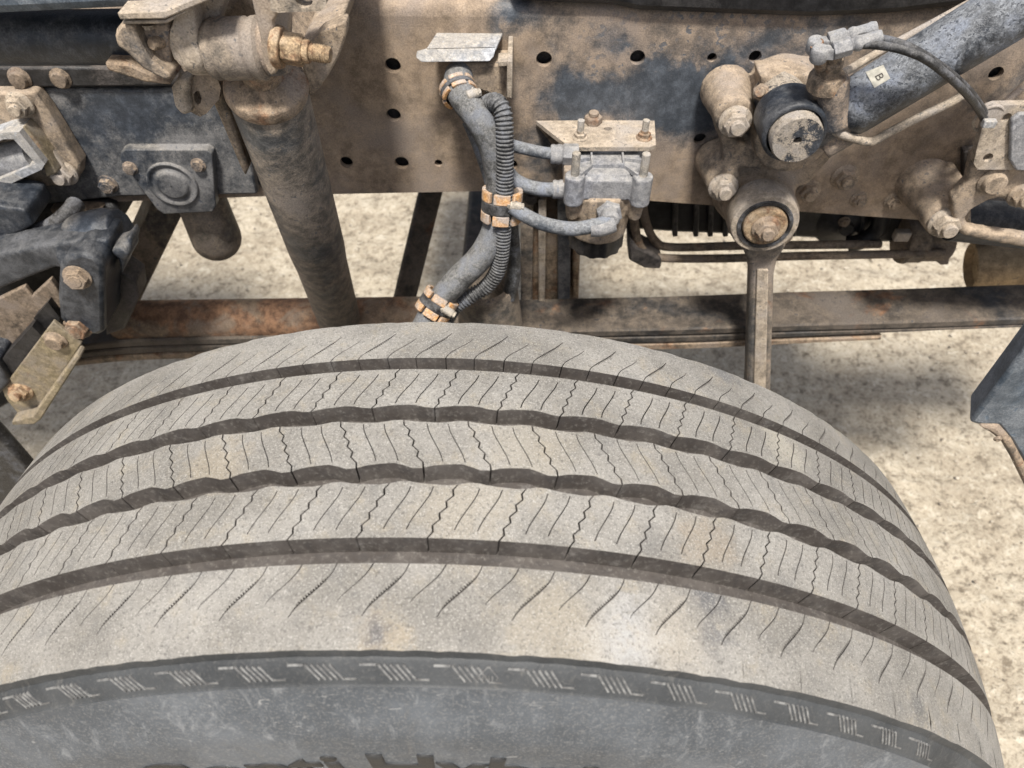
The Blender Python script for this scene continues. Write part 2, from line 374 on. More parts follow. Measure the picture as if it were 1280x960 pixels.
def bolt(kind, loc, r, parent, mname, ax=(0, -1, 0), name='bolt', rot=0.):
    """hex flange nut with a stud end, or hex head, of radius r at loc, pointing along ax"""
    key = (kind, mname)
    if key not in _bolt:
        b = MB()
        if kind == 'stud':
            b.lathe([(-.1, 1.28), (.10, 1.28), (.22, 1.15), (.3, .95)], (0, 0, 0), (0, 0, 1), 24)
            b.hexa((0, 0, .12), (0, 0, 1), 1.0, .75, .3); b.lathe([(.8, .56), (1.25, .56), (1.32, .50)], (0, 0, 0), (0, 0, 1), 20)
        elif kind == 'dome':
            b.lathe([(-.1, 1.3), (.12, 1.3), (.3, 1.02), (.62, .98), (.78, .85), (.80, .0001)], (0, 0, 0), (0, 0, 1), 24, caps=False)
        else:
            b.lathe([(-.1, 1.22), (.14, 1.22), (.18, 1.15)], (0, 0, 0), (0, 0, 1), 24); b.hexa((0, 0, .14), (0, 0, 1), 1.0, .66, .2)
            b.lathe([(.78, .62), (.86, .55)], (0, 0, 0), (0, 0, 1), 18)
        _bolt[key] = b.mesh('bolt', [M[mname]])
    o = bpy.data.objects.new(name, _bolt[key]); COL.objects.link(o)
    q = Vector(ax).normalized().to_track_quat('Z', 'Y') @ Matrix.Rotation(rot, 3, 'Z').to_quaternion()
    o.rotation_mode = 'QUATERNION'; o.rotation_quaternion = q; o.location = loc; o.scale = (r, r, r)
    if parent: par(o, parent) if parent.location.length else setattr(o, 'parent', parent)
    return o

def thing(name, label, cat, loc, group=None):
    return tag(empty(name, loc), label, cat, group)
_obj = MB.obj
def _obj2(s, name, mats, parent=None, bev=0., cast=None):
    o = _obj(s, name, mats, None, bev, cast)
    if parent: par(o, parent)
    return o
MB.obj = _obj2

# ------------------------------------------------------------------ ground
def ground():
    def axis(lo, hi, a, b, st):
        c = [a+i*st for i in range(int(round((b-a)/st))+1)]; g = st; x = a; L = []
        while x > lo: g *= 1.35; x -= g; L.append(max(x, lo))
        x = b; g = st; U = []
        while x < hi: g *= 1.35; x += g; U.append(min(x, hi))
        return L[::-1]+c+U
    xs = axis(-14, 14, -1.3, 1.5, .011); ys = axis(-10, 22, -.2, 2.4, .011)
    vs = []
    for y in ys:
        for x in xs:
            p = Vector((x, y, 0))
            h = .010*(noise.fractal(p*9, 1, 2, 4)) + .0055*noise.noise(p*42+Vector((3, 1, 0))) + .003*noise.noise(p*95)
            d = math.hypot(x, y)
            f = min(1, max(0, (math.hypot(x/1.4, y/1.)-.17)/.12))       # level under the tyre
            vs.append((x, y, h*f - .0035*f))
    nx = len(xs); fs = [(j*nx+i, j*nx+i+1, (j+1)*nx+i+1, (j+1)*nx+i) for j in range(len(ys)-1) for i in range(nx-1)]
    o = MB().add(vs, fs).obj('ground', 'ground'); o['kind'] = 'structure'
    o['label'] = 'rough sandy concrete ground with pits and grit'
    rnd = random.Random(5); mb = MB()
    for k in range(5200):
        x = rnd.uniform(-1.3, 1.5); y = rnd.uniform(-.1, 2.6)
        if abs(x) < .2 and abs(y) < .2: continue
        r = .0016+.0042*rnd.random()**3; c = Vector((x, y, r*.3)); ph = rnd.random()*6
        ring = [c+Vector((math.cos(ph+i*1.2566)*r*rnd.uniform(.7, 1.2), math.sin(ph+i*1.2566)*r*rnd.uniform(.7, 1.2), rnd.uniform(-.2, .2)*r)) for i in range(5)]
        mb.add(ring+[c+Vector((0, 0, r*.7)), c-Vector((0, 0, r*.9))], [(i, (i+1) % 5, 5) for i in range(5)]+[((i+1) % 5, i, 6) for i in range(5)])
    o = mb.obj('grit', 'pebble'); tag(o, 'loose pale grit scattered over the ground', 'grit', kind='stuff')
ground()

def sub(o, part, inv=None):          # a sub-part: child of a part, world place kept
    o.parent = part; o.matrix_parent_inverse = inv or Matrix.Identity(4); return o
# ------------------------------------------------------------------ tyre
R0, KC, NP = .535, .719, 79
PITCHD = 360/NP; DEG = R0*math.pi/180; GD = .0135
def rw(w): return R0-KC*w*w
def tp(u, w, d): # u arc metres, w axial, d depth -> local point about the axle
    t = u/R0; r = rw(w)-d; return Vector((r*math.sin(t), w, r*math.cos(t)))
tyre = thing('tyre', 'large worn truck tyre with dusty grey tread standing on the ground', 'tyre', (0, 0, 0))
def put(o, rot=0., part=None):
    o.location = (0, 0, ZC); o.rotation_euler = (0, rot, 0); par(o, tyre)
    if part: sub(o, part, Matrix.Translation((0, 0, -ZC)))
    return o
def offs(path, w0, w1=None):
    """closed slit polygon along path (u,w) with half-width function"""
    f = w0 if callable(w0) else (lambda t: w0)
    g = w1 if callable(w1) else f
    n = len(path); A = []; B = []
    for i, p in enumerate(path):
        a = path[max(i-1, 0)]; b = path[min(i+1, n-1)]; dx, dy = b[0]-a[0], b[1]-a[1]; L = math.hypot(dx, dy); nx, ny = -dy/L, dx/L
        t = i/(n-1); A.append((p[0]+nx*f(t), p[1]+ny*f(t))); B.append((p[0]-nx*g(t), p[1]-ny*g(t)))
    return A+B[::-1]
def curve2(pts, k=6): return [(q.x, q.y) for q in spline([Vector((a*DEG, b, 0)) for a, b in pts], k)]
def module(outline, slits, cuts, depth, lo, hi, draft, grid=.005):
    """one tread piece: outline (u,w) minus slits, walls on all boundary edges except those on the cut lines"""
    us = [p[0] for p in outline]; ws = [p[1] for p in outline]; ex = []
    a = min(us)
    while a < max(us):
        b = min(ws)
        while b < max(ws):
            if inpoly(a, b, outline) and not any(inpoly(a, b, s) for s in slits): ex.append((a, b))
            b += grid
        a += grid
    vs, fs = cdt(outline, slits, ex)
    cnt = {}
    for f in fs:
        for i in range(3):
            e = (f[i], f[(i+1) % 3]); k = tuple(sorted(e)); cnt.setdefault(k, []).append(e)
    V3 = [tp(u, w, 0) for u, w in vs]; F = list(fs); Mi = [0]*len(fs)
    low = {}
    def lower(i):
        if i not in low:
            u, w = vs[i]; sh = 0
            if abs(w-lo(u)) < .0009: sh = -draft
            elif abs(w-hi(u)) < .0009: sh = draft
            low[i] = len(V3); V3.append(tp(u, w+sh, depth))
        return low[i]
    for k, es in cnt.items():
        if len(es) == 1:
            i, j = es[0]
            if cuts and any(abs(vs[i][0]-c(vs[i][1])) < 1e-5 and abs(vs[j][0]-c(vs[j][1])) < 1e-5 for c in cuts): continue
            F.append((j, i, lower(i), lower(j))); Mi.append(1)
    return V3, F, Mi
def zig(tn, tf, wn, wf, amp=.13, n=9):
    return [((tn+(tf-tn)*(k/n)+(0 if k in (0, n) else amp*(1 if k % 2 else -1)))*DEG, wn+(wf-wn)*(k/n)) for k in range(n+1)]
def rib_piece(tn, tf, lo, hi, minors, gap):
    wn, wf = lo(tn*DEG), hi(tf*DEG)
    z = zig(tn, tf, wn, wf); g = gap/2
    left = [(u+g, w) for u, w in z]; right = [(u-g+PITCHD*DEG, w) for u, w in z]
    m = 7
    top = [((left[-1][0]+(right[-1][0]-left[-1][0])*k/m),) for k in range(1, m)]; bot = [((left[0][0]+(right[0][0]-left[0][0])*k/m),) for k in range(1, m)]
    left[0] = (left[0][0], lo(left[0][0])); left[-1] = (left[-1][0], hi(left[-1][0]))
    right[0] = (right[0][0], lo(right[0][0])); right[-1] = (right[-1][0], hi(right[-1][0]))
    out = left+[(u, hi(u)) for (u,) in top]+right[::-1]+[(u, lo(u)) for (u,) in bot[::-1]]
    return module(out, minors, None, GD+.002, lo, hi, .0022)
def wave(base, amp, ph): return lambda u: base+amp*(math.cos((u/DEG-ph)*2*math.pi/PITCHD))+amp*.3*math.cos((u/DEG-ph)*4*math.pi/PITCHD+.7)
def const(c): return lambda u: c
# rib 2, 3, 4 (near to far); big zigzag cuts separate the pieces, thin cuts run inside
r2lo, r2hi = const(-.0635), wave(-.0268, .0012, -1.0)
r3lo, r3hi = wave(-.0138, -.0019, -.3), wave(.0216, .0010, -2.0)
r4lo, r4hi = wave(.0352, -.0013, -4.3), const(.0710)
def minor(p0, p1, w=.00034, curl=0.):
    (a, b), (c, d) = p0, p1
    pts = [(a, b), (a+(c-a)*.25+curl, b+(d-b)*.25), (a+(c-a)*.75-curl*.4, b+(d-b)*.75), (c, d)]
    return offs(curve2(pts, 4), w)
pieces = []
pieces.append(rib_piece(-3.82, -2.12, r2lo, r2hi, [minor((-.68, -.0292), (-2.14, -.0580), curl=.10), minor((.82, -.0292), (-.66, -.0580), curl=.10)], .0012))
pieces.append(rib_piece(-4.55, -6.33, r3lo, r3hi, [minor((-4.64, .0196), (-3.27, -.0106), .0003, -.10), minor((-3.15, .0196), (-1.75, -.0106), .0003, -.10)], .0011))
pieces.append(rib_piece(-4.27, -2.72, r4lo, r4hi, [minor((-2.60, .0378), (-1.20, .0664), .0004, -.1), minor((-1.12, .0378), (.26, .0664), .0004, -.1)], .0011))
def mesh_of(name, V3, F, Mi, mats):
    me = bpy.data.meshes.new(name); me.from_pydata(V3, [], F)
    for m_ in mats: me.materials.append(M[m_])
    me.polygons.foreach_set('material_index', Mi); me.polygons.foreach_set('use_smooth', [True]*len(F))
    me.set_sharp_from_angle(angle=math.radians(35)); me.update()
    nn = [Vector((0, 0, 0))]*len(me.loops); ok = True
    # exact radial normals on the running surface
    nl = [(0., 0., 0.)]*len(me.loops); cn = [c.vector.copy() for c in me.corner_normals]
    for p in me.polygons:
        for li in p.loop_indices:
            if p.material_index == 0:
                co = me.vertices[me.loops[li].vertex_index].co; d = Vector((co.x, 0, co.z)).normalized()
                nl[li] = (d+Vector((0, 2*KC*co.y, 0))).normalized()
            else: nl[li] = cn[li]
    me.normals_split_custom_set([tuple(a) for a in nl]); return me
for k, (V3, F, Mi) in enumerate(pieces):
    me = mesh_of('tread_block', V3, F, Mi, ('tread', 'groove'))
    for i in range(NP):
        o = bpy.data.objects.new('tread_block', me); COL.objects.link(o); put(o, math.radians(i*PITCHD))
# shoulder ribs
def comb(path, wmax, teeth=24):
    p = curve2(path, 10); n = len(p); A = []; B = []
    def prof(t): return .00035+(wmax*max(0, min(1, (t-.22)/.14, (.92-t)/.16)))
    q = resample2(p, teeth*4+1); n = len(q)
    for i, c in enumerate(q):
        a = q[max(i-1, 0)]; b = q[min(i+1, n-1)]; dx, dy = b[0]-a[0], b[1]-a[1]; L = math.hypot(dx, dy); nx, ny = -dy/L, dx/L; t = i/(n-1)
        A.append((c[0]+nx*.0003, c[1]+ny*.0003))
        wv = prof(t) if (i//2) % 2 else .00025
        if t < .22 or t > .95: wv = .0003
        B.append((c[0]-nx*wv, c[1]-ny*wv))
    return A+B[::-1]
def resample2(p, n):
    L = [0]
    for a, b in zip(p, p[1:]): L.append(L[-1]+math.hypot(b[0]-a[0], b[1]-a[1]))
    out = []; j = 0
    for i in range(n):
        s = L[-1]*i/(n-1)
        while j < len(p)-2 and L[j+1] < s: j += 1
        t = (s-L[j])/max(1e-9, L[j+1]-L[j]); out.append((p[j][0]+(p[j+1][0]-p[j][0])*t, p[j][1]+(p[j+1][1]-p[j][1])*t))
    return out
def shoulder(cutpts, edge, outer, serr, thin, sgn):
    cp = [(a*DEG, b) for a, b in cutpts]
    def cut(sh):
        def f(w):
            for (a, b), (c, d) in zip(cp, cp[1:]):
                if (b-w)*(d-w) <= 1e-14: return a+(c-a)*((w-b)/(d-b))+sh
            return 1e9
        return f
    S = PITCHD*DEG
    rgt = cp; lft = [(a-S, b) for a, b in cp]; m = 8
    e0 = [(lft[0][0]+S*k/m, edge) for k in range(1, m)]; e1 = [(lft[-1][0]+S*k/m, outer) for k in range(1, m)]
    out = lft+e1+rgt[::-1]+e0[::-1]
    slits = [comb(serr, .0013), offs(curve2(thin, 6), lambda t: .00045*(1-.6*t))]
    lo, hi = (const(outer), const(edge)) if sgn < 0 else (const(edge), const(outer))
    V3, F, Mi = module(out, slits, [cut(0), cut(-S)], GD+.002, lo, hi, .0022)
    Mi = [2 if (m_ == 1 and all(abs(V3[i].y-outer) < .0025 for i in f)) else m_ for f, m_ in zip(F, Mi)]
    VV, FF, MM = [], [], []; rnd = random.Random(3)
    for i in range(NP):
        rot = Matrix.Rotation(math.radians(i*PITCHD), 3, 'Y'); o = len(VV); VV += [rot@v for v in V3]; FF += [tuple(x+o for x in f) for f in F]; MM += Mi
    for v in VV:                                   # slightly torn outer edge
        if abs(v.y-outer) < 1e-5:
            q = v*55; n_ = noise.fractal(q, 1, 2, 4); f = 1-(.0009*abs(n_)+.0004)/v.length; v.y += .0009*n_; v.x *= f; v.z *= f
    o = bpy.data.objects.new('shoulder_rib', mesh_of('shoulder_rib', VV, FF, MM, ('tread', 'groove', 'butt'))); COL.objects.link(o); put(o)
shoulder([(.93, -.0793), (.4, -.0880), (-1.1, -.1025), (-1.3, -.1100), (-1.3, -.1273)], -.0793, -.1273,
         [(-.12, -.0775), (-.22, -.0793), (-.77, -.0887), (-2.37, -.1033), (-2.83, -.1094)], [(-2.40, -.0775), (-2.48, -.0793), (-2.98, -.0869), (-4.18, -.0978), (-4.50, -.1018)], -1)
shoulder([(-.5, .0833), (0., .0900), (1.5, .1055), (1.9, .1130), (1.9, .1273)], .0833, .1273,
         [(-1.68, .0815), (-1.66, .0836), (-1.25, .0900), (.3, .1050), (.91, .1121)], [(-3.92, .0815), (-3.88, .0836), (-3.5, .0900), (-2.35, .1005), (-1.89, .1059)], 1)
# carcass and sidewalls
SW = [(.1180, .5070), (.1262, .5165), (.1282, .5162), (.1300, .5150), (.1345, .5110), (.1383, .5040), (.1392, .5032), (.1399, .5030), (.1403, .5014), (.1408, .4990), (.1440, .4890), (.1490, .4730),
      (.1535, .4550), (.1558, .4320), (.1568, .4100), (.1550, .3700), (.1480, .3350), (.1320, .3050), (.1200, .2920), (.1140, .2860)]
base = [(-.1180+i*.236/24, rw(-.1180+i*.236/24)-GD) for i in range(1, 24)]
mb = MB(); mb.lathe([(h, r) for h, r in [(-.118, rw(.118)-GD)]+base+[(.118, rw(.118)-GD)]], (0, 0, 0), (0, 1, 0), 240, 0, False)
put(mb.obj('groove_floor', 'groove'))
for sg in (-1, 1):
    fine = []
    for (a, b), (c, d) in zip(SW, SW[1:]):
        k = max(1, int(math.hypot(c-a, d-b)/.006)); fine += [(a+(c-a)*i/k, b+(d-b)*i/k) for i in range(k)]
    fine.append(SW[-1])
    ib = next(i for i, q in enumerate(fine) if q[1] <= .5031)
    mb = MB(); mb.lathe([(sg*h, r) for h, r in fine[:ib+1]], (0, 0, 0), (0, 1, 0), 240, 0, False); o = put(mb.obj('buttress', 'butt'))
    if sg < 0: NEAR_BUTT = o
    mb = MB(); mb.lathe([(sg*h, r) for h, r in fine[ib:]], (0, 0, 0), (0, 1, 0), 240, 0, False)
    o = put(mb.obj('sidewall', 'side'))
    if sg < 0: NEAR_SIDE = o
mb = MB()
mb.lathe([(-.122, .300), (-.124, .293), (-.112, .284), (-.06, .262), (.06, .262), (.112, .284), (.124, .293), (.122, .300)], (0, 0, 0), (0, 1, 0), 96, 0, False)
mb.lathe([(.02, .264), (.0, .235), (.03, .19), (.05, .14), (.05, .03)], (0, 0, 0), (0, 1, 0), 96, 0, True)
put(mb.obj('rim', 'steel'))
def side_at(r):            # axial position of the outer sidewall surface at radius r and its outward normal (w,r)
    for (a, b), (c, d) in zip(SW, SW[1:]):
        if d <= r <= b and a < c+.003:
            t = (b-r)/(b-d); nx, ny = (b-d), (c-a); L = math.hypot(nx, ny)
            return a+(c-a)*t, nx/L, ny/L
    return .156, 1, 0
def sp(thd, r, lift):
    w_, nw, nr = side_at(r); rr = r+nr*lift; t = math.radians(thd); return Vector((rr*math.sin(t), -(w_+nw*lift), rr*math.cos(t)))
def bar(mb, p, q, wd, lift):
    (a, b), (c, d) = p, q; kd = 180/math.pi/.51; dx, dy = (c-a)/kd, d-b; L = math.hypot(dx, dy); nx, ny = -dy/L*wd/2*kd, dx/L*wd/2
    cs = [(a+nx, b+ny), (c+nx, d+ny), (c-nx, d-ny), (a-nx, b-ny)]
    k2 = [((x-(a+c)/2)*.93+(a+c)/2, (y-(b+d)/2)*.93+(b+d)/2) for x, y in cs]
    mb.add([sp(*x, -.0006) for x in cs]+[sp(*x, lift) for x in k2], [(4, 5, 6, 7), (0, 1, 5, 4), (1, 2, 6, 5), (2, 3, 7, 6), (3, 0, 4, 7)])
mb = MB(); T, Bm = .5137, .5068; Lp = PITCHD
bar(mb, (0, T), (.24*Lp, T), .0010, .0006)
for k in range(5):
    a = (.25+.085*k)*Lp; bar(mb, (a, T+.0004), (a+.20*Lp, Bm-.0004), .0011, .0010)
bar(mb, (.77*Lp, Bm), (.96*Lp, Bm), .0010, .0006)
me = mb.mesh('shoulder_mark', [M['mark']])
for i in range(-9, 10):
    o = bpy.data.objects.new('shoulder_mark', me); COL.objects.link(o); put(o, math.radians(-2.9+i*PITCHD), NEAR_BUTT)
mb = MB(); c0 = 5.05; rr = .5112
for p, q in (((c0-.62, rr-.0010), (c0, rr+.0030)), ((c0, rr+.0030), (c0+.62, rr-.0010)), ((c0-.62, rr-.0010), (c0-.55, rr-.0030)), ((c0+.62, rr-.0010), (c0+.55, rr-.0030))): bar(mb, p, q, .0007, .0007)
for k in range(4): bar(mb, (c0-.33+.2*k, rr-.0004), (c0-.30+.2*k, rr-.0032), .0007, .0006)
put(mb.obj('wear_mark', 'mark'), 0, NEAR_BUTT)
# moulded lettering
def lettering(body, th0, rtop, size, sx):
    cu = bpy.data.curves.new('lettering', 'FONT'); cu.body = body; cu.size = size; cu.offset = size*.028; cu.resolution_u = 4; cu.space_character = 1.02; cu.space_word = .75
    to = bpy.data.objects.new('lettering', cu); COL.objects.link(to); dg = bpy.context.evaluated_depsgraph_get(); dg.update()
    me = bpy.data.meshes.new_from_object(to.evaluated_get(dg)); bpy.data.objects.remove(to)
    bm = bmesh.new(); bm.from_mesh(me); bmesh.ops.triangulate(bm, faces=bm.faces); bmesh.ops.remove_doubles(bm, verts=bm.verts, dist=1e-6)
    for _ in range(2):
        lg = [e for e in bm.edges if e.calc_length() > .006]
        if lg: bmesh.ops.subdivide_edges(bm, edges=lg, cuts=1); bmesh.ops.triangulate(bm, faces=bm.faces)
    cap = size*.70; xs = [v.co.x for v in bm.verts]; print('TEXT x', min(xs), max(xs))
    bd = [e for e in bm.edges if e.is_boundary]
    ext = bmesh.ops.extrude_edge_only(bm, edges=bd); low = [g for g in ext['geom'] if isinstance(g, bmesh.types.BMVert)]
    lows = set(low); tops = [v for v in bm.verts if v not in lows]
    for v in bm.verts:
        lift = -.0006 if v in lows else .0009
        v.co = sp(th0+math.degrees(v.co.x*sx/.44), rtop-cap+v.co.y, lift)
    bm.to_mesh(me); bm.free(); me.materials.clear(); me.materials.append(M['letter'])
    o = bpy.data.objects.new('lettering', me); COL.objects.link(o); put(o, 0, NEAR_SIDE); return o
LET = lettering('Conti Hybrid', -26.9, .4325, .056, 1.19)

# ------------------------------------------------------------------ chassis rail
YF = .55
rail = thing('chassis_rail', 'long dusty tan steel chassis rail with drilled holes above the spring', 'chassis rail', (0, YF, .87))
botpx = [(-260, 268), (-20, 258), (400, 243), (600, 239), (700, 242), (840, 253), (1150, 275), (1330, 288), (1700, 310)]
bot = [(p.x, p.z) for p in pp(botpx, YF)]
x0, x1 = bot[0][0], bot[-1][0]; ZT = 1.105
out = bot+[(x1, ZT), (x0, ZT)]
holes = [(491, 82, 10), (680, 74, 10), (797, 72, 9.5), (890, 72, 6), (944, 71, 8), (492, 144, 9), (433, 203, 8), (502, 204, 9), (548, 204, 5), (875, 174, 8), (1245, 92, 9), (372, 115, 8), (640, 206, 7)]
hl = []
for x, y, r in holes:
    p = P(x, y, YF); hl.append(circ2((p.x, p.z), mm(r, p), 22))
sheet_xz(mb := MB(), out, hl, YF, YF+.008)
mb.obj('web', 'rail', rail)
mb = MB()                                             # lower flange follows the web's lower edge
for (a, b), (c, d) in zip(bot, bot[1:]):
    mb.prism([(a, YF+.008, b+.0005), (c, YF+.008, d+.0005), (c, YF+.075, d+.0005), (a, YF+.075, b+.0005)], (0, 0, .008))
mb.obj('lower_flange', 'black', rail)
prof = [(YF, ZT)]+[(YF+.016-.016*math.cos(t), ZT+.016*math.sin(t)) for t in (.3, .6, .9, 1.2, 1.5708)]+[(YF+.08, ZT+.016)]
pr = prof+[(y+(.008 if i < 3 else 0), z-(.008 if i >= 3 else 0)) for i, (y, z) in reversed(list(enumerate(prof)))]
MB().prism([(x0, y, z) for y, z in pr], (x1-x0, 0, 0)).obj('upper_flange', 'rail', rail)
MB().box(((x0+x1)/2, YF+.019, .995), (x1-x0-.01, .005, .21)).obj('hole_shade_sheet', 'black', rail)  # black sheet added behind the holes in place of the shade inside the rail
# weld-like paint ridge and small bolts on the rail
for x, y, r, k in ((308, 222, 8, 'hex'),):
    p = P(x, y, YF); bolt(k, p, mm(r, p), rail, 'navy')
for x, y, r in ((1010, 238, 15), (1056, 221, 17), (1074, 249, 11), (1117, 251, 12)):
    p = P(x, y, YF); bolt('stud', p, mm(r, p)*.8, rail, 'cast')
p = P(1162, 222, YF); bolt('dome', p, mm(15, p), rail, 'cast')

# dark engine and cab-floor parts behind the rail
eng = thing('engine_block', 'oily black engine block behind the chassis rail', 'engine', (.5, .9, .8))
b = MB(); zb = P(1000, 300, .66).z
b.prism([(.19, .66, 1.06), (.80, .66, 1.06), (.80, .66, zb+.005), (.62, .66, zb-.004), (.44, .66, zb+.006), (.30, .66, zb+.01), (.19, .66, zb+.018)], (0, .24, 0))
b.obj('housing', 'dark', eng, .006)
MB().box((-.02, 1.13, 1.06), (.50, .40, .38)).obj('rear_shade_box', 'dark', eng, .01)  # unseen box added to shade the ground under the truck
MB().box((.06, .80, 1.00), (.27, .27, .24)).obj('front_shade_box', 'dark', eng, .01)  # second unseen box, added to throw shade on the ground further left
for i, x in enumerate((842, 868, 886, 905, 990, 1075, 1092)):
    a = P(x, 258, .652); c = P(x+2, 296, .652); b = MB(); b.beam(a+V(0, .005, .02), c+V(0, .005, 0), .012, .008); b.obj('rib', 'black', eng, .002)
b = MB(); q = P(1055, 280, .655); b.lathe([(0, .045), (.012, .045), (.02, .03), (.03, .012), (.036, .010)], q+V(0, .02, 0), (0, -1, 0), 28); b.obj('pulley', 'dark', eng)
q = P(1058, 283, .63); bolt('hex', q+V(0, .012, 0), .007, eng, 'brownpipe')
b = MB(); b.tube([P(1105, 262, .64), P(1098, 285, .64), P(1080, 300, .64), P(1060, 306, .645)], .012, 12); b.obj('hose', 'dark', eng)
b = MB()
b.lathe([(0, .034), (.006, .036), (.012, .034), (.03, .034), (.034, .031)], P(1125, 300, .64), (1, 0, 0), 24); b.obj('filter_band', 'brownpipe', eng, .001)
b = MB(); b.cyl(P(1135, 302, .645), P(1185, 302, .645), .03, 24, bev=.004); b.obj('filter_bowl', 'brownpipe', eng)
b = MB(); b.box(P(1127, 294, .606), (.022, .012, .016)); b.obj('clip', 'castpale', eng, .002)
b = MB(); b.prism(pp([(1168, 296), (1192, 296), (1186, 331), (1176, 332), (1152, 312)], .62), (0, .012, 0)); b.obj('bracket', 'brownpipe', eng, .002)

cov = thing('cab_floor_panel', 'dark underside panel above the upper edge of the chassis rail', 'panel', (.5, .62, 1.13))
MB().prism(pp([(632, -40), (640, 2), (700, 7), (760, 8), (800, 16), (900, 20), (1010, 24), (1110, 20), (1230, 6), (1330, -40)], .540), (0, .3, 0)).obj('panel', 'dark', cov, .008)  # dark panel brought forward over the top flange to stand for its shadow
MB().prism([(-.30, .590, ZT+.016), (-.02, .590, ZT+.016), (.08, .590, ZT+.05), (.08, .590, 1.22), (-.30, .590, 1.22)], (0, .02, 0)).obj('lip', 'navydust', cov, .004)
MB().prism([(-1.1, .60, ZT+.016), (-.31, .60, ZT+.016), (-.31, .60, 1.4), (-1.1, .60, 1.4)], (0, .02, 0)).obj('side_panel', 'dark', cov, .004)

# ------------------------------------------------------------------ left: front frame plate and things bolted to it
fp = thing('front_frame_plate', 'dark navy frame plate bolted over the front end of the rail', 'plate', P(150, 200, .53))
plate([(-200, 112), (60, 112), (180, 112), (298, 106), (322, 243), (150, 246), (0, 262), (-200, 275)], .536, .0138).obj('plate', 'navy', fp, .003)
plate([(-200, 84), (215, 84), (230, 108), (60, 110), (-200, 112)], .530, .0198).obj('upper_strip', 'black', fp, .003)
for x, y, r, k in ((135, 230, 12, 'hex'), (25, 98, 13, 'dome'), (76, 98, 12, 'dome')):
    Yq = .536 if y > 112 else .530
    p = P(x, y, Yq); bolt(k, p, mm(r, p)*.85, fp, 'navydust' if y > 112 else 'brownpipe')
cvr = thing('cover_plate', 'navy cast cover plate with a raised round boss', 'cover', P(215, 230, .50))
b = MB(); out = [(151, 190), (156, 187), (258, 187), (265, 192), (270, 258), (266, 265), (205, 268), (196, 262), (150, 200)]
b.prism(pp(out, .522), (0, .0145, 0)); c = P(216, 230, .522); r = mm(27, c)
b.lathe([(-.010, r+.006), (.0035, r+.004), (.0035, r+.001), (.0006, r-.002), (.0006, r-.006), (.005, r-.009), (.0056, .001)], c, (0, -1, 0), 40, 0, False)
b.obj('plate', 'navy', cvr, .004)
for x, y, r in ((163, 210, 9), (248, 206, 9)): p = P(x, y, .522); bolt('hex', p, mm(r, p)*.85, cvr, 'navydust')
bs = thing('bump_stop', 'dark rounded rubber stop hanging under the navy cover plate', 'bump stop', P(262, 290, .565))
a = P(246, 236, .575); c = P(273, 303, .575); rr = mm(30, c); d = (c-a)
b = MB(); L = d.length
b.lathe([(0, rr*.94), (L*.9, rr)]+[(L*.9+rr*.95*math.sin(t), rr*math.cos(t)) for t in (.25, .5, .75, 1., 1.25, 1.45)]+[(L*.9+rr*.96, .002)], a, d, 36); tag(b.obj('stop', 'shock', bs), '', '') if False else b.obj('stop', 'shock', bs)

# rectangular guide bracket with a steel rod inside
gb = thing('guide_bracket', 'flanged square tube bracket with steel rod inside, bolted to navy plate', 'bracket', P(40, 190, .47))
b = MB(); b.prism(pp([(-60, 116), (42, 116), (60, 140), (100, 205), (99, 222), (82, 232), (-60, 240)], .515), (0, .0215, 0)); b.obj('flange', 'cast', gb, .003)
b = MB()
oo = [(-80, 196), (4, 166), (24, 165), (56, 205), (52, 212), (-80, 272)]; ii = [(-80, 206), (5, 174), (17, 174), (45, 205), (-80, 258)]
def ringprism(mb, o2, i2, Ya, Yb):
    A = pp(o2, Ya); s = V(0, Yb-Ya, 0)
    oc = [(p.x, p.z) for p in A]; ic = [(p.x, p.z) for p in pp(i2, Ya)]
    return sheet_xz(mb, oc, [ic], Ya, Yb)
ringprism(b, oo, ii, .485, .518); b.obj('square_tube', 'zinc', gb)
b = MB(); b.prism(pp([(28, 158), (42, 172), (72, 216), (58, 222), (54, 206), (26, 168)], .494), (0, .024, 0)); b.obj('gusset', 'gold', gb, .002)
b = MB(); b.cyl(P(-90, 222, .512), P(44, 192, .512), .020, 32); b.obj('rod', 'alu', gb)
b = MB(); b.beam(P(30, 150, .512), P(92, 222, .512), .010, .012, (0, 1, 0)); b.obj('weld_ridge', 'castpale', gb, .003)
for x, y, r in ((25, 131, 14), (80, 216, 14)): p = P(x, y, .512); bolt('stud', p, mm(r, p)*.95, gb, 'castpale')

# steering joint, arm and shackle on the left
sj = thing('steering_joint', 'navy forged steering arm and pivot block with rusty bolts', 'steering arm', P(100, 360, .42))
b = MB(); b.prism(pp([(-60, 325), (0, 318), (40, 309), (80, 303), (135, 300), (140, 320), (110, 333), (75, 333), (40, 346), (0, 362), (-60, 382)], .40), (0, .045, 0)); b.cyl(P(104, 318, .405), P(104, 318, .46), .028, 28)
b.obj('arm', 'navyclean', sj, cast=(.003, 6))
b = MB(); b.prism(pp([(73, 335), (80, 322), (100, 316), (120, 322), (130, 334), (131, 416), (122, 420), (86, 414), (74, 398), (71, 372)], .375), (0, .06, 0)); b.obj('block', 'navyclean', sj, .006)
b = MB(); a = P(98, 300, .44); c = P(156, 288, .44); rr = mm(32, a)
b.lathe([(-.01, rr*.6), (0, rr*.9), (.012, rr), (.045, rr), (.055, rr*.86), (.062, rr*.86)], a, c-a, 32); b.cyl(P(150, 318, .40), P(164, 296, .43), .010, 16); b.prism(pp([(146, 320), (160, 296), (166, 303), (152, 345)], .41), (0, .03, 0)); b.obj('pivot', 'navy', sj, cast=(.003, 4))
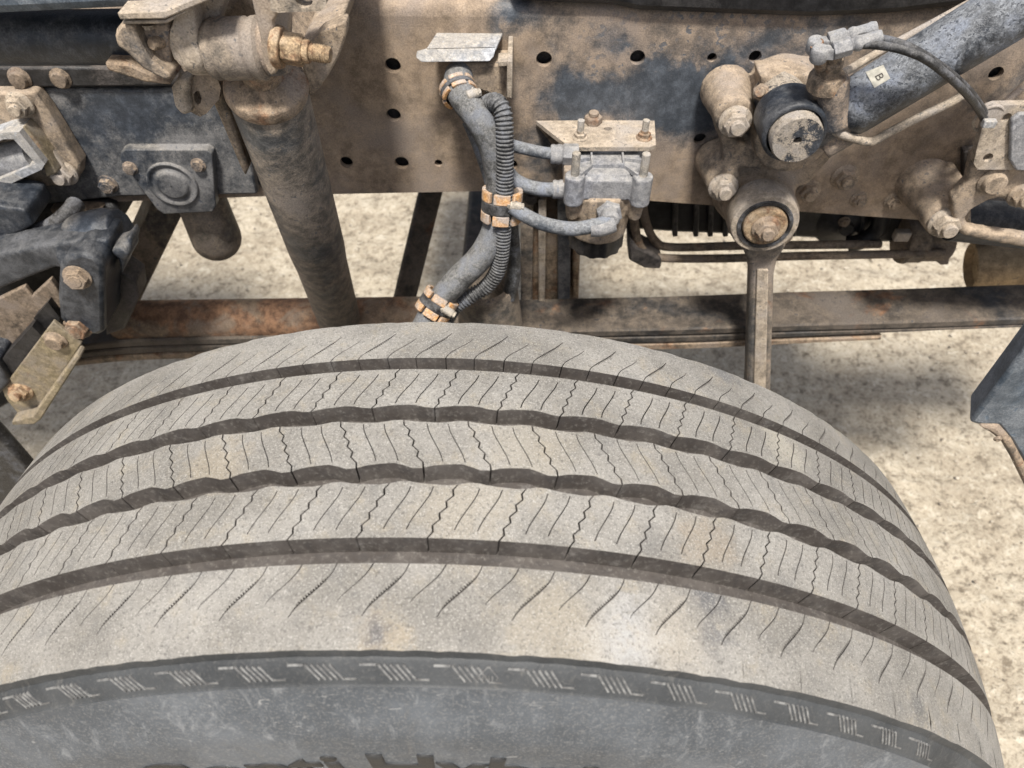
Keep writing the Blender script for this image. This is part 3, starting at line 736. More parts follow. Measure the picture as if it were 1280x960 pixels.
b = MB(); b.prism(pp([(131, 345), (150, 338), (170, 352), (173, 372), (155, 412), (132, 420)], .43), (0, .035, 0)); b.obj('gusset', 'black', sj, .003)
p = P(97, 346, .374); bolt('hex', p, mm(14, p), sj, 'castrust', (.1, -1, .1)); p = P(98, 408, .378); bolt('hex', p, mm(14, p), sj, 'castrust', (0, -1, .1))
# dark hoses and steering gear under the plate at far left
sg = thing('steering_gear', 'oily black steering gear housing under the navy frame plate', 'steering gear', P(30, 290, .55))
b = MB(); b.prism(pp([(-90, 262), (130, 255), (150, 262), (140, 300), (90, 318), (-90, 330)], .535), (0, .14, 0)); b.obj('housing', 'dark', sg, .01)
b = MB(); b.tube([P(-30, 300, .46), P(20, 296, .46), P(60, 286, .46), P(85, 268, .47), P(95, 255, .49)], .011, 12); b.tube([P(-30, 318, .46), P(30, 306, .455), P(70, 300, .46), P(90, 292, .47)], .009, 12); b.obj('hose', 'blackhose', sg)
b = MB(); b.prism(pp([(60, 262), (128, 262), (110, 285), (80, 285)], .525), (0, .03, 0)); b.obj('flange', 'brownpipe', sg, .004)
b = MB(); b.prism(pp([(-60, 250), (30, 262), (42, 282), (10, 300), (-60, 305)], .44), (0, .06, 0)); b.obj('cap', 'navyclean', sg, cast=(.003, 8))

lb = thing('tow_bracket', 'dull yellow zinc bracket with folded edge and rusty bolt below the steering arm', 'bracket', P(50, 460, .38))
b = MB(); A = pp([(2, 487), (66, 402), (102, 430), (48, 512), (22, 517), (8, 500)], .365); b.prism(A, (0, .006, 0)); b.obj('plate', 'gold', lb, .0015)
b = MB(); b.prism(pp([(102, 430), (108, 434), (58, 512), (50, 518), (22, 519), (22, 514), (47, 508)], .362), (0, -.018, 0)); b.obj('folded_edge', 'gold', lb, .002)
p = P(26, 488, .365); bolt('stud', p, mm(12, p), lb, 'nutrust', (0, -1, .25)); p = P(70, 425, .365); bolt('dome', p, mm(11, p), lb, 'castrust')
b = MB(); b.prism(pp([(-40, 392), (30, 358), (62, 398), (40, 414), (-40, 506)], .40), (0, .008, 0)); b.prism(pp([(38, 372), (62, 350), (78, 372), (78, 420), (60, 404)], .395), (0, .01, 0)); b.obj('rear_plate', 'brownpipe', lb, .002)
b = MB(); b.prism(pp([(0, 452), (40, 408), (56, 424), (14, 478)], .372), (0, .03, 0)); b.prism(pp([(42, 398), (60, 378), (74, 396), (74, 412), (56, 412)], .385), (0, .03, 0)); b.obj('opening_shade', 'dark', lb)  # dark fill standing in for the shaded opening between the plates
b = MB(); b.prism(pp([(-60, 440), (-6, 452), (12, 480), (-4, 496), (-60, 500)], .36), (0, .05, 0)); b.obj('lug', 'navyclean', lb, .004)
plate([(-90, 318), (95, 322), (96, 430), (20, 500), (-90, 560)], .47, .02).obj('shade_backing', 'dark', lb, .004)  # dark plate added where the gap behind the bracket lies in shade
fl = thing('rubber_flap', 'black rubber splash flap left of the tyre', 'flap', P(0, 600, .34))
plate([(-160, 470), (-40, 505), (0, 545), (40, 590), (30, 640), (10, 700), (-160, 760)], .34, .02).obj('sheet', 'blackhose', fl, .006)

# diagonal struts seen under the rail
for (ax_, ay, aY), (bx, by, bY), wpx, mn, nm, lab in (((214, 236, .66), (150, 372, .60), 38, 'shock', 'brown dusty strut slanting below the steering gear', 0),
                                   ((540, 232, .70), (501, 392, .62), 30, 'spring', 'dark flat strut slanting down behind the hoses', 0)):
    a, c = P(ax_, ay, aY), P(bx, by, bY)
    s = thing('strut', nm, 'strut', c); MB().beam(a, c, mm(wpx, a), .012 if mn == 'spring' else mm(wpx, a), (0, 1, .6)).obj('bar', mn, s, .004)

# ------------------------------------------------------------------ leaf spring
ls = thing('leaf_spring', 'dark rusty leaf spring pack running under the chassis rail', 'leaf spring', (.1, .535, .66))
fx = [(60, 436), (150, 427), (270, 423), (400, 421), (540, 418), (700, 414), (850, 411), (1000, 406), (1150, 402), (1300, 397), (1500, 392)]
YS, WS, TH = .500, .072, .0140
top = pp(fx, YS)
tops = spline(top, 4)
for k in range(3):
    b = MB(); sec = []
    pts = [q for q in tops if k == 0 or k == 1 or (k == 2 and q.x < .60)]
    n = len(pts)
    for i, q in enumerate(pts):
        t_ = TH*(1 if k == 0 else (1 if q.x < .35 else max(.5, 1-(q.x-.35)*1.6)))
        zt = q.z-k*(TH+.0022)+(0 if q.x < .35 or k == 0 else (q.x-.35)*.004*k); e = .0025
        y0, y1 = YS+.0008*k, YS+WS-.0008*k
        sec.append([(q.x, y0, zt-e), (q.x, y0+e, zt), (q.x, y1-e, zt), (q.x, y1, zt-e), (q.x, y1, zt-t_+e), (q.x, y1-e, zt-t_), (q.x, y0+e, zt-t_), (q.x, y0, zt-t_+e)])
    vs = [p for s in sec for p in s]
    fs = [(i*8+j, i*8+(j+1) % 8, (i+1)*8+(j+1) % 8, (i+1)*8+j) for i in range(n-1) for j in range(8)]+[tuple(range(8)), tuple((n-1)*8+j for j in range(7, -1, -1))]
    b.add(vs, fs); b.obj('leaf', 'spring' if k < 2 else 'castrust', ls)
# rolled rusty eye sleeve on the left half of the main leaf
b = MB(); a = P(146, 401, .535); c = P(560, 396, .535); b.lathe([(0, .027), (.01, .031), ((c-a).length-.01, .031), ((c-a).length, .027)], a, c-a, 28); b.obj('torsion_tube', 'rusty', ls)
axl = thing('front_axle', 'steel axle beam under the spring, behind the tyre', 'axle', (0, .5, .5))
b = MB(); b.box((0, .66, .55), (.10, 1.08, .09)); b.box((0, .535, .618), (.2, .09, .05)); b.obj('beam', 'black', axl, .01)

# spring tower: vertical plates between spring and rail, hollow cup in front
tw = thing('spring_bracket', 'upright dusty channel bracket between the spring and the rail', 'bracket', P(690, 390, .56))
b = MB(); b.prism(pp([(650, 236), (728, 236), (722, 408), (652, 408)], .595), (0, .008, 0)); b.obj('back_plate', 'castrust', tw, .002)
for (xa, xb, ya, yb, Ya, mn, nm) in ((651, 667, 238, 410, .570, 'shock', 'side_strip'), (673, 683, 250, 405, .566, 'castpale', 'edge_strip'), (697, 714, 240, 404, .570, 'navy', 'side_strip'), (716, 725, 262, 372, .575, 'nutrust', 'edge_strip')):
    plate([(xa, ya), (xb, ya), (xb-2, yb), (xa, yb)], Ya, .028).obj(nm, mn, tw, .002)
p = P(664, 248, .57); bolt('hex', p, mm(7, p), tw, 'black')
cup = thing('hollow_tube', 'upright open steel tube with dark mouth beside the corrugated hose', 'tube', P(605, 400, .47))
c = P(607, 352, .475); ro = mm(39, c); b = MB()
b.lathe([(-.12, ro*1.12), (-.02, ro*1.02), (-.004, ro), (0, ro*.97), (0, ro*.74), (-.004, ro*.70), (-.11, ro*.70)], c, (-.05, -.12, 1), 40, 0, True); b.obj('tube_wall', 'shock', cup)

# ------------------------------------------------------------------ shock absorber with its upper eye and bolt
YB = .30
sh = thing('shock_absorber', 'thick dusty shock absorber slanting down behind the tyre, eye bolted on top', 'shock absorber', P(420, 400, .52))
e0 = P(263, 62, YB); e1 = P(331, 60, YB); re = mm(37, e0); ex = (e1-e0).normalized(); eL = (e1-e0).length
ec = P(297, 62, YB)
a = ec+V(.01, .01, -.01); c = P(428, 412, .53); d = (c-a).normalized(); L = (c-a).length
def rad_at(t, wpx): q = a.lerp(c, t); return mm(wpx/2, q)
b = MB(); r1 = rad_at(.1, 97)
b.lathe([(.03, r1*.7), (.036, r1*.9), (.042, r1), (L*.55, r1*.98), (L*.62, r1*.93), (L*.95, r1*.90), (L, r1*.8)], a, d, 48); b.obj('body', 'shock', sh)
b = MB(); b.lathe([(.022, r1*.62), (.03, r1*1.0), (.037, r1*1.05), (.043, r1*1.0)], a, d, 40); b.cyl(a, a+d*.04, r1*.5); b.obj('top_cap', 'castrust', sh, .001)
b = MB(); b.lathe([(0, re*.9), (.004, re*.98), (.006, re*.98), (.008, re*.94), (.009, re*.95), (.011, re), (eL-.012, re), (eL-.010, re*.94), (eL-.007, re*1.0), (eL-.002, re*1.02), (eL+.001, re*.9)], e0, ex, 48); b.obj('eye', 'shock', sh)
b = MB(); h0 = P(328, 58, YB); rb = mm(35, h0); b.lathe([(0, rb*.85), (.004, rb), (.014, rb*.98), (.018, rb*.9), (.020, rb*.5)], h0, ex, 40); b.obj('end_bush', 'navydust', sh)
nb = P(350, 59, .272); rn = mm(20, nb); nax = Vector((1, -.10, -.10)).normalized()
b = MB(); b.lathe([(-.005, rn*1.1), (-.003, rn*1.28), (0, rn*1.28), (.003, rn*1.2)], nb, nax, 32); b.hexa(nb+nax*.003, nax, rn, .0155, .5); b.lathe([(.018, rn*.74), (.021, rn*.74), (.023, rn*.7)], nb, nax, 24)
NUT = b.obj('nut', 'nutrust', sh, .0008)
b = MB(); pr = []; h = .018
while h < .036: pr += [(h, rn*.50), (h+.0008, rn*.56), (h+.0016, rn*.50)]; h += .0018
b.lathe(pr+[(.0375, rn*.48), (.0385, rn*.42)], nb, nax, 22); sub(b.obj('bolt_end', 'nutrust', sh), NUT)

# upper bracket (fork) that carries the shock, its clamp and side plates
ub = thing('shock_mount', 'pale dusty fork bracket and clamp that carries the shock absorber eye', 'bracket', P(270, 40, .36))
b = MB()
b.prism(pp([(222, 10), (232, 4), (241, 4), (246, 40), (247, 70), (251, 84), (248, 88), (228, 87), (216, 74), (210, 55), (211, 40)], .285), (0, .05, 0)); b.cyl(P(236, 62, .30), P(262, 62, .30), mm(30, e0), 28)
b.prism(pp([(238, -60), (300, -60), (272, 30), (262, 60), (244, 40)], .31), (0, .03, 0))
b.obj('fork_arm', 'castpale', ub, cast=(.0022, 5))
b = MB(); b.prism(pp([(300, -60), (352, -60), (350, 12), (341, 28), (346, 60), (346, 92), (338, 97), (329, 80), (325, 50), (316, 10)], .268), (0, .058, 0)); b.obj('fork_cheek', 'cast', ub, cast=(.0022, 4))
b = MB(); A = [(338, -30), (338, 13), (348, 16), (372, 15), (400, 14), (407, 9), (408, 2), (404, -30)]; o_ = pp(A, .26); oc = [(p.x, p.z) for p in o_]
ic = [(p.x, p.z) for p in pp([(370, -8), (386, -8), (391, 2), (388, 9), (380, 11), (373, 8), (369, 0)], .26)]; sheet_xz(b, oc, [ic], .26, .272); b.obj('strap', 'castpale', ub, .0015)
b = MB(); A = [(148, 16), (206, 13), (266, -14), (330, -50), (330, -58), (200, 4), (152, 8)]; b.prism(pp([(146, 16), (150, 25), (206, 24), (270, -3), (270, -14), (206, 13)], .27), (0, .05, 0)); b.prism(pp([(152, 26.5), (153, 31), (208, 30), (240, 12), (238, 8), (206, 25.5)], .273), (0, .045, 0)); b.obj('clamp_plate', 'castpale', ub, .0012)
p = PZ(184, 33, P(184, 31, .28).z-.001); bolt('hex', P(185, 32, .285), mm(6, p), ub, 'castpale', (0, -.2, -1))
b = MB(); b.prism(pp([(150, 31), (166, 32), (176, 56), (188, 76), (214, 95), (212, 101), (204, 100), (178, 86), (158, 66), (146, 58), (143, 46), (145, 37)], .275), (0, .06, 0)); b.obj('saddle', 'cast', ub, .003)
b = MB(); b.prism(pp([(166, 31), (212, 30), (214, 96), (190, 77), (176, 56)], .288), (0, .05, 0)); b.obj('saddle_web', 'navydust', ub, .003)
b = MB(); q = P(201, 52, .29); b.lathe([(0, mm(8, q)), (.008, mm(8, q)), (.010, mm(6, q))], q, (-.4, -1, .2), 20); b.obj('pin', 'castrust', ub)
b = MB(); b.prism(pp([(130, 78), (160, 80), (205, 100), (214, 107), (180, 103), (134, 88)], .31), (0, .04, 0)); b.obj('lower_tongue', 'castrust', ub, .002)
b = MB(); b.prism(pp([(262, 30), (300, -20), (335, 20), (345, 60), (395, 110), (380, 122), (340, 100), (270, 96)], .345), (0, .21, 0)); b.obj('standoff', 'cast', ub, .006)

fan = thing('stop_plate', 'fan shaped dusty tan plate beside the shock nut', 'plate', P(390, 80, .36))
b = MB(); b.prism(pp([(392, 50), (400, 40), (414, 33), (430, 27), (433, 32), (432, 46), (424, 70), (412, 92), (398, 112), (388, 121), (385, 116), (383, 100), (376, 80), (370, 62), (384, 60)], .335), (0, .018, 0)); b.obj('blade', 'cast', fan, .004)
b = MB(); b.prism(pp([(375, 50), (425, 32), (410, 90), (386, 112)], .352), (0, .21, 0)); b.obj('web', 'cast', fan, .006)
lug = thing('mounting_lug', 'bent dusty lug with one oblong hole left of the shock body', 'lug', P(245, 120, .34))
oc = [(p.x, p.z) for p in pp([(236, 100), (250, 90), (268, 88), (276, 110), (274, 124), (258, 142), (250, 146), (238, 140), (233, 118)], .33)]
ic = [(p.x, p.z) for p in pp([(245, 114), (249, 114), (252, 122), (251, 129), (247, 131), (243, 126), (242, 118)], .33)]
b = MB(); sheet_xz(b, oc, [ic], .33, .342); b.obj('ear', 'cast', lug, .002)
b = MB(); b.prism(pp([(213, 112), (218, 104), (238, 97), (236, 118), (240, 142), (228, 146), (217, 134)], .322), (0, .022, 0)); b.obj('fold', 'castpale', lug, .004)
b = MB(); b.prism(pp([(262, 120), (276, 112), (284, 135), (310, 210), (306, 222), (296, 200)], .352), (0, .19, 0)); b.obj('stem', 'cast', lug, .003)
b = MB(); b.prism(pp([(240, 100), (272, 92), (272, 122), (252, 138)], .34), (0, .2, 0)); b.obj('standoff', 'cast', lug, .003)

# ------------------------------------------------------------------ tubes at the upper left
st = thing('stabiliser_tube', 'thick dark navy steel tube running into the clamp', 'tube', P(80, 50, .33))
b = MB(); a = P(-160, 50, .345); c = P(190, 46, .345); b.cyl(a, c, mm(32, P(60, 50, .345)), 48); b.obj('tube', 'navyclean', st)
bm_ = thing('tilted_cab', 'blue grey lower edge of the tilted cab above the navy tube', 'cab', P(80, 5, .30))
b = MB(); b.prism(pp([(-160, -60), (190, -60), (196, 6), (186, 12), (0, 21), (-160, 30)], .29), (0, .07, 0)); b.obj('beam', 'bluepanel', bm_, .008)
b = MB(); b.prism([(-2.0, .13, 1.55), (-.72, .13, 1.28), (-.72, .13, 1.34), (-2.0, .13, 1.65)], (0, .68, 0)); b.obj('cab_shade_slab', 'bluepanel', bm_, .01)  # out-of-view slab, added and sized to shade the ground at left

# ------------------------------------------------------------------ hose bracket on the rail
hb = thing('hose_bracket', 'folded sheet metal hose bracket with pale angled hood on the rail', 'bracket', P(590, 90, .53))
zt = P(585, 49, .535).z                                     # hood: a flat top leaving the rail, then a folded front lip
T = [PZ(544, 50, zt), PZ(628, 46.5, zt), PZ(620, 60, zt), PZ(532, 62, zt)]
for q in T[:2]: q.y = max(q.y, .5505)
b = MB(); b.prism(T, (0, 0, -.003)); b.obj('hood_top', 'zinc', hb, .0008)
f0, f1 = T[3], T[2]; yl = f0.y-.004
lip = [f0, f1, P(617, 71, f1.y-.006), P(612, 77, f1.y-.008), P(527, 78, f0.y-.008), P(520, 72, f0.y-.006), P(521, 65, f0.y-.002)]
b = MB(); b.prism(lip, (0, .003, 0)); b.obj('hood_lip', 'zinc', hb, .0008)
b = MB(); b.prism(pp([(563, 80), (640, 80), (641, 122), (634, 127), (612, 118), (600, 114), (563, 112)], .515), (0, .0355, 0)); b.obj('box', 'cast', hb, .003)
b = MB(); b.prism(pp([(634, 76), (640.5, 76), (640.5, 124), (633, 122)], .492), (0, .059, 0)); b.obj('side_plate', 'castpale', hb, .0012)
b = MB(); b.prism(pp([(622, 77), (636, 76), (634, 83), (623, 84)], .494), (0, .02, 0)); b.obj('tab', 'castpale', hb, .001)

# ------------------------------------------------------------------ hoses
def hose(name, label, path, rpx, mname, corr=None, n=16, cat='hose'):
    pts = [P(x, y, Y) for x, y, Y in path]; r = mm(rpx, pts[len(pts)//2])
    b = MB(); b.tube(pts, r, n, 10, 0, corr); o = b.obj(name, mname); tag(o, label, cat, 'hoses on the rail')  ; return o
main = [(574, 92, .520), (573, 108, .500), (582, 126, .482), (601, 152, .468), (615, 180, .462), (622, 210, .458), (625, 240, .452), (624, 262, .446), (617, 292, .438), (600, 322, .425), (572, 350, .410), (549, 377, .398), (534, 402, .385), (520, 430, .37)]
hose('brake_hose', 'thick grey rubber hose held by orange clamps, dropping behind the tyre', main, 17, 'hose', n=24)
hose('corrugated_conduit', 'thin black corrugated conduit arching beside the thick grey hose', [(604, 146, .500), (608, 132, .482), (620, 128, .470), (629, 142, .458), (631, 175, .448), (631, 220, .441), (630, 260, .434), (628, 300, .428), (623, 335, .424), (608, 358, .420), (588, 370, .414), (568, 384, .408), (556, 404, .40)], 10, 'conduit', (.0042, .0009), 16)
hose('brake_hose', 'dark smooth hose half hidden behind the thick grey hose', [(588, 150, .505), (600, 178, .492), (611, 210, .485), (620, 240, .475), (632, 275, .466)], 11, 'airhose')
hose('air_hose', 'blue grey air hose entering the top left port of the valve', [(626, 178, .475), (652, 185, .478), (680, 191, .482), (704, 193, .485)], 7.5, 'airhose')
hose('air_hose', 'blue grey air hose entering the lower left port of the valve', [(628, 206, .470), (645, 226, .468), (672, 236, .466), (704, 237, .466)], 9, 'airhose')
hose('air_hose', 'blue grey air hose running from the middle clamp to the front port of the valve', [(640, 258, .428), (654, 268, .424), (680, 280, .420), (715, 286, .418), (748, 281, .420), (762, 276, .424)], 9, 'airhose')
hose('air_hose', 'dark hose dropping from the middle clamp beside the conduit', [(636, 262, .462), (640, 300, .462), (642, 340, .462), (636, 372, .460)], 9, 'conduit')

def clamp(label, cxy, Y, axis_px, rpx, wid, screw):
    c = P(*cxy, Y); a = (P(cxy[0]+axis_px[0], cxy[1]+axis_px[1], Y+axis_px[2])-c).normalized(); r = mm(rpx, c)
    k = thing('hose_clamp', label, 'clamp', c, 'orange clamps along the thick grey hose'); u = a.orthogonal().normalized()
    s = (RGT-a*RGT.dot(a)).normalized(); v = a.cross(s); W = mm(wid, c)
    for i, (t0, t1) in enumerate(((.1, .95), (1.15, 2.0), (2.2, 3.05), (3.25, 4.1), (4.3, 5.1), (5.3, 6.15))):
        b = MB()
        for (h0, h1) in ((-W, -W*.36), (W*.36, W)):
            m_ = 5; vs = []
            for j in range(m_+1):
                t = t0+(t1-t0)*j/m_; dv = s*math.cos(t)+v*math.sin(t)
                vs += [c+a*h0+dv*r*.97, c+a*h0+dv*r*1.22, c+a*h1+dv*r*1.22, c+a*h1+dv*r*.97]
            fs = [(j*4+q, j*4+(q+1) % 4, j*4+4+(q+1) % 4, j*4+4+q) for j in range(m_) for q in range(4)]+[(3, 2, 1, 0), tuple(m_*4+q for q in range(4))]
            b.add(vs, fs)
        b.obj('shell', 'orange', k, .0008)
    b = MB(); b.lathe([(-W*.34, r*1.02), (-W*.34, r*1.2), (W*.34, r*1.2), (W*.34, r*1.02)], c, a, 32, 0, False); b.obj('band', 'blackhose', k, .0006)
    q = P(*screw, Y-.02); b = MB(); b.cyl(q-s*.006, q+s*.007, .0052, 14, bev=.001); b.hexa(q+s*.006, s, .0042, .004); b.box(q-(q-c)*.25, (.010, .010, .010)); b.obj('screw', 'steel', k)
clamp('orange plastic clamp on the thick hose below the hood bracket', (573, 114), .495, (6, 14, -.014), 19, 9, (590, 118))
clamp('orange plastic clamp round hose and conduit at mid height', (627, 256), .445, (-2, 30, -.008), 21, 20, (644, 258))
clamp('orange plastic clamp on the thick hose close to the tyre', (546, 381), .396, (-14, 22, -.012), 19, 15, (560, 389))

# ------------------------------------------------------------------ air valve on its bracket
zb = P(745, 150, YF).z
vb = thing('valve_bracket', 'flat dusty steel shelf bracket bolted to the rail above the valve', 'bracket', P(745, 165, .52))
S4 = [PZ(670, 151, zb), PZ(818, 149, zb), PZ(820, 181, zb), PZ(812, 184, zb), PZ(712, 184, zb)]
hc = [(PZ(x, y, zb).x, PZ(x, y, zb).y) for x, y in ((760, 161),)]
vs, fs = cdt([(q.x, q.y) for q in S4], [circ2(hc[0], .004, 14, 1.3)])
b = MB(); n = len(vs); b.add([(x, y, zb) for x, y in vs]+[(x, y, zb-.005) for x, y in vs], fs+[tuple(i+n for i in reversed(f)) for f in fs])
for lp in ([(q.x, q.y) for q in S4], circ2(hc[0], .004, 14, 1.3)):
    k = len(lp); b.add([(x, y, zb) for x, y in lp]+[(x, y, zb-.005) for x, y in lp], [(i, (i+1) % k, k+(i+1) % k, k+i) for i in range(k)])
b.obj('shelf', 'castpale', vb)
b = MB(); q0, q1 = S4[0], S4[1]; b.prism([(q0.x, .5497, zb-.004), (q1.x, .5497, zb-.004), (q1.x, .5497, zb-.07), (q0.x+.05, .5497, zb-.07)], (0, -.005, 0)); b.obj('back_flange', 'cast', vb, .001)
q = PZ(741, 150, zb); b = MB(); b.hexa(q+V(0, -.006, 0), (0, 0, 1), .011, .009, .2); b.lathe([(.009, .006), (.014, .006)], q+V(0, -.006, 0), (0, 0, 1), 14); b.obj('nut', 'castrust', vb, .001)
for x, y in ((725, 172), (805, 172)):
    q = PZ(x, y, zb); bolt('stud', q, .0075, vb, 'castpale' if x < 750 else 'castrust', (0, 0, 1))
    b = MB(); b.cyl(q, q+V(0, 0, .022), .004, 14); b.obj('stud', 'steel', vb)

Yv = .440
zl = P(760, 227, Yv).z; zl0 = P(760, 256, Yv).z; Ybk = PZ(760, 186, zl).y; xa = P(712, 227, Yv).x; xb = P(812, 227, Yv).x
va = thing('air_valve', 'grey aluminium air relay valve with ribbed lid and black cap', 'valve', ((xa+xb)/2, .47, zl0-.06))
cx = (xa+xb)/2; b = MB()
hw = (xb-xa)/2
def octo(s, z, h, y0, y1, ch=.018): return [(cx-s+ch, y0, z), (cx+s-ch, y0, z), (cx+s, y0+ch, z), (cx+s, y1-ch, z), (cx+s-ch, y1, z), (cx-s+ch, y1, z), (cx-s, y1-ch, z), (cx-s, y0+ch, z)]
b.prism(octo(hw*.93, zl0, 0, Yv+.008, Ybk+.014), (0, 0, zl-zl0-.004))
b.prism(octo(hw*.86, zl-.006, 0, Yv+.014, Ybk+.010), (0, 0, .006))
for x, y in ((cx-hw*.86, Yv+.010), (cx+hw*.86, Yv+.010), (cx-hw*.86, Ybk+.004), (cx+hw*.86, Ybk+.004)): b.cyl((x, y, zl0-.004), (x, y, zl+.002), .0115, 20)
LID = b.obj('lid', 'alu', va, cast=(.0016, 3))
b = MB(); zr = zl+.0025
for a_, c_ in (((-.018, .016), (.018, .016)), ((-.018, .016), (-.018, .046)), ((.018, .016), (.018, .046)), ((-.018, .046), (.018, .046)), ((-.018, .016), (-.032, -.004)), ((.018, .016), (.032, -.004)), ((-.02, .03), (-.045, .024)), ((.02, .03), (.045, .024)), ((.018, .046), (.04, .055))):
    b.beam((cx+a_[0], Yv+.012+a_[1], zr-.001), (cx+c_[0], Yv+.012+c_[1], zr), .0024, .006)
for x in (-.030, .032): b.beam((cx+x, Yv+.006, zl-.004), (cx+x*.98, Yv+.006, zl0), .003, .003, (0, 1, 0))
sub(b.obj('lid_rib', 'alu', va, .0006), LID)
for x in (cx-hw*.86, cx+hw*.86):
    b = MB(); b.cyl((x, Yv+.010, zl), (x, Yv+.010, zl+.030), .0048, 16, bev=.001); sub(b.obj('stud', 'steel', va), LID)
b = MB(); zc = P(760, 291, Yv+.03).z; yc = Yv+.042
b.cyl((cx-.004, yc, zl0), (cx-.004, yc, zc), .040, 36, .036)
for x in (cx-hw*.84, cx+hw*.80): b.cyl((x, Yv+.014, zl0), (x, Yv+.016, zl0-.028), .0105, 18, .008)
b.box((cx-.002, Yv+.018, zl0-.012), (.036, .03, .03)); b.box((cx-hw*.9, Yv+.04, (zl+zl0)/2), (.02, .03, .026)); b.obj('body', 'cast', va, cast=(.0018, 4))
b = MB(); zq = P(760, 316, Yv+.02).z; pr = []
nn = 48; 
for h in (zc+.003, zq, zq-.002):
    ring = []
    for i in range(nn):
        t = 2*math.pi*i/nn; r = (.0345 if (i//2) % 2 else .0325) if h != zq-.002 else .030
        ring.append((cx-.004+r*math.cos(t), yc+r*math.sin(t), h))
    pr.append(ring)
b.add([p for r in pr for p in r], [(j*nn+i, j*nn+(i+1) % nn, (j+1)*nn+(i+1) % nn, (j+1)*nn+i) for j in range(2) for i in range(nn)]+[tuple(range(nn)), tuple(2*nn+i for i in range(nn))]); b.obj('cap', 'black', va)
for (x, y, Y, dr, L) in ((712, 193, .484, (-1, 0, 0), .018), (712, 237, .468, (-1, 0, 0), .016)):
    q = P(x, y, Y); b = MB(); b.hexa(q-Vector(dr)*.01, dr, .0125, L); b.lathe([(L, .0105), (L+.004, .0115), (L+.008, .0105), (L+.011, .0112), (L+.014, .0104)], q-Vector(dr)*.01, dr, 20); b.obj('port_fitting', 'alu', va, .0006)
q = P(762, 268, Yv-.004); b = MB(); b.hexa(q+V(0, .012, -.002), (0, -1, .1), .0155, .014); b.lathe([(0, .011), (.014, .011), (.018, .008)], q+V(0, .002, 0), (0, -1, .1), 20); b.tube([q+V(.004, -.012, -.003), q+V(-.01, -.016, -.006), q+V(-.022, -.016, -.007)], .0108, 16); b.obj('elbow_fitting', 'alu', va, .0006)

# ------------------------------------------------------------------ brown pipes below the rail
def pipe(name, label, path, rpx, mname, cat='pipe'):
    pts = [P(x, y, Y) for x, y, Y in path]; b = MB(); b.tube(pts, mm(rpx, pts[1]), 14, 8); o = b.obj(name, mname); tag(o, label, cat)
pipe('steel_pipe', 'lower brown steel pipe bending under the rail beside the valve', [(792, 255, .60), (794, 285, .60), (803, 312, .60), (826, 322, .60), (900, 323, .60), (1000, 320, .602), (1100, 318, .605), (1180, 316, .61)], 5.5, 'brownpipe')
pipe('steel_pipe', 'upper brown steel pipe bending under the rail beside the valve', [(803, 255, .615), (808, 280, .615), (820, 302, .615), (842, 309, .615), (930, 307, .617), (1040, 306, .62), (1100, 305, .63)], 5.5, 'brownpipe')
blk = thing('pipe_block', 'small black clamp block holding the brown pipes', 'block', P(805, 330, .59))
plate([(785, 296), (796, 308), (828, 324), (826, 337), (806, 336), (786, 326)], .592, .04).obj('block', 'black', blk, .004)

# ------------------------------------------------------------------ tilt bracket casting on the rail
tb = thing('tilt_bracket', 'thick dusty cast bracket carrying the tilt cylinder and drop link', 'bracket', P(960, 200, .53))
b = MB()
b.prism(pp([(952, 96), (985, 84), (1022, 88), (1044, 120), (1046, 190), (1010, 232), (985, 236), (994, 262), (992, 300), (968, 318), (940, 318), (916, 296), (912, 268), (920, 252), (886, 246), (882, 226), (898, 200), (910, 182), (894, 164), (893, 132), (912, 116), (940, 118)], .515), (0, .037, 0))
def boss(x, y, Y, rpx, depth, r2=.9):
    q = P(x, y, Y); r = mm(rpx, q); b.lathe([(0, r*r2), (depth*.6, r), (depth+.02, r*1.25)], q, (0, 1, 0), 28); return q
boss(918, 146, .478, 27, .045); boss(904, 228, .490, 23, .035); boss(955, 276, .470, 44, .05, 1.0); boss(993, 175, .475, 48, .05, 1.0)
b.prism(pp([(900, 165), (958, 196), (952, 214), (905, 205)], .495), (0, .03, 0)); b.prism(pp([(950, 95), (1020, 92), (1030, 140), (955, 150)], .490), (0, .04, 0))
b.obj('casting', 'cast', tb, cast=(.0030, 9))
for x, y, Y, r in ((919, 152, .474, 19), (904, 234, .486, 17)): p = P(x, y, Y); bolt('stud', p, mm(r, p)*.85, tb, 'castpale', (0, -1, .05))
q = P(953, 115, .485); b = MB(); b.hexa(q, (-.5, -1, .5), .009, .014); b.lathe([(.014, .006), (.02, .005)], q, (-.5, -1, .5), 14); b.obj('grease_nipple', 'castrust', tb, .0006)

tc = thing('tilt_cylinder', 'scratched dark blue hydraulic tilt cylinder rising to the upper right', 'hydraulic cylinder', P(998, 178, .45))
ey = P(997, 176, .405); ro = mm(41, ey); ri = mm(33, ey)
b = MB(); b.lathe([(.06, ro*.9), (.055, ro), (.016, ro), (.012, ro*.97), (.012, ri*1.06)], ey, (0, 1, 0), 48, 0, False); b.obj('eye', 'navyclean', tc, .002)
b = MB(); b.lathe([(.1, ri*.98), (.003, ri*.98), (.0, ri*.92), (.0, .0042), (.012, .0042)], ey, (0, 1, 0), 40, 0, False); b.obj('pin', 'pin', tc)
YA = .445
a0 = P(1020, 163, YA); a1 = P(1066, 134, YA); a2 = P(1420, -84, YA); dv = (a2-a1).normalized(); rb_ = mm(36, P(1150, 88, YA))
b = MB(); b.lathe([(-.012, rb_*.82), (-.006, rb_*.97), (0, rb_), (.004, rb_*1.0), ((a2-a1).length, rb_)], a1, dv, 64); BARREL = b.obj('barrel', 'tilt', tc)
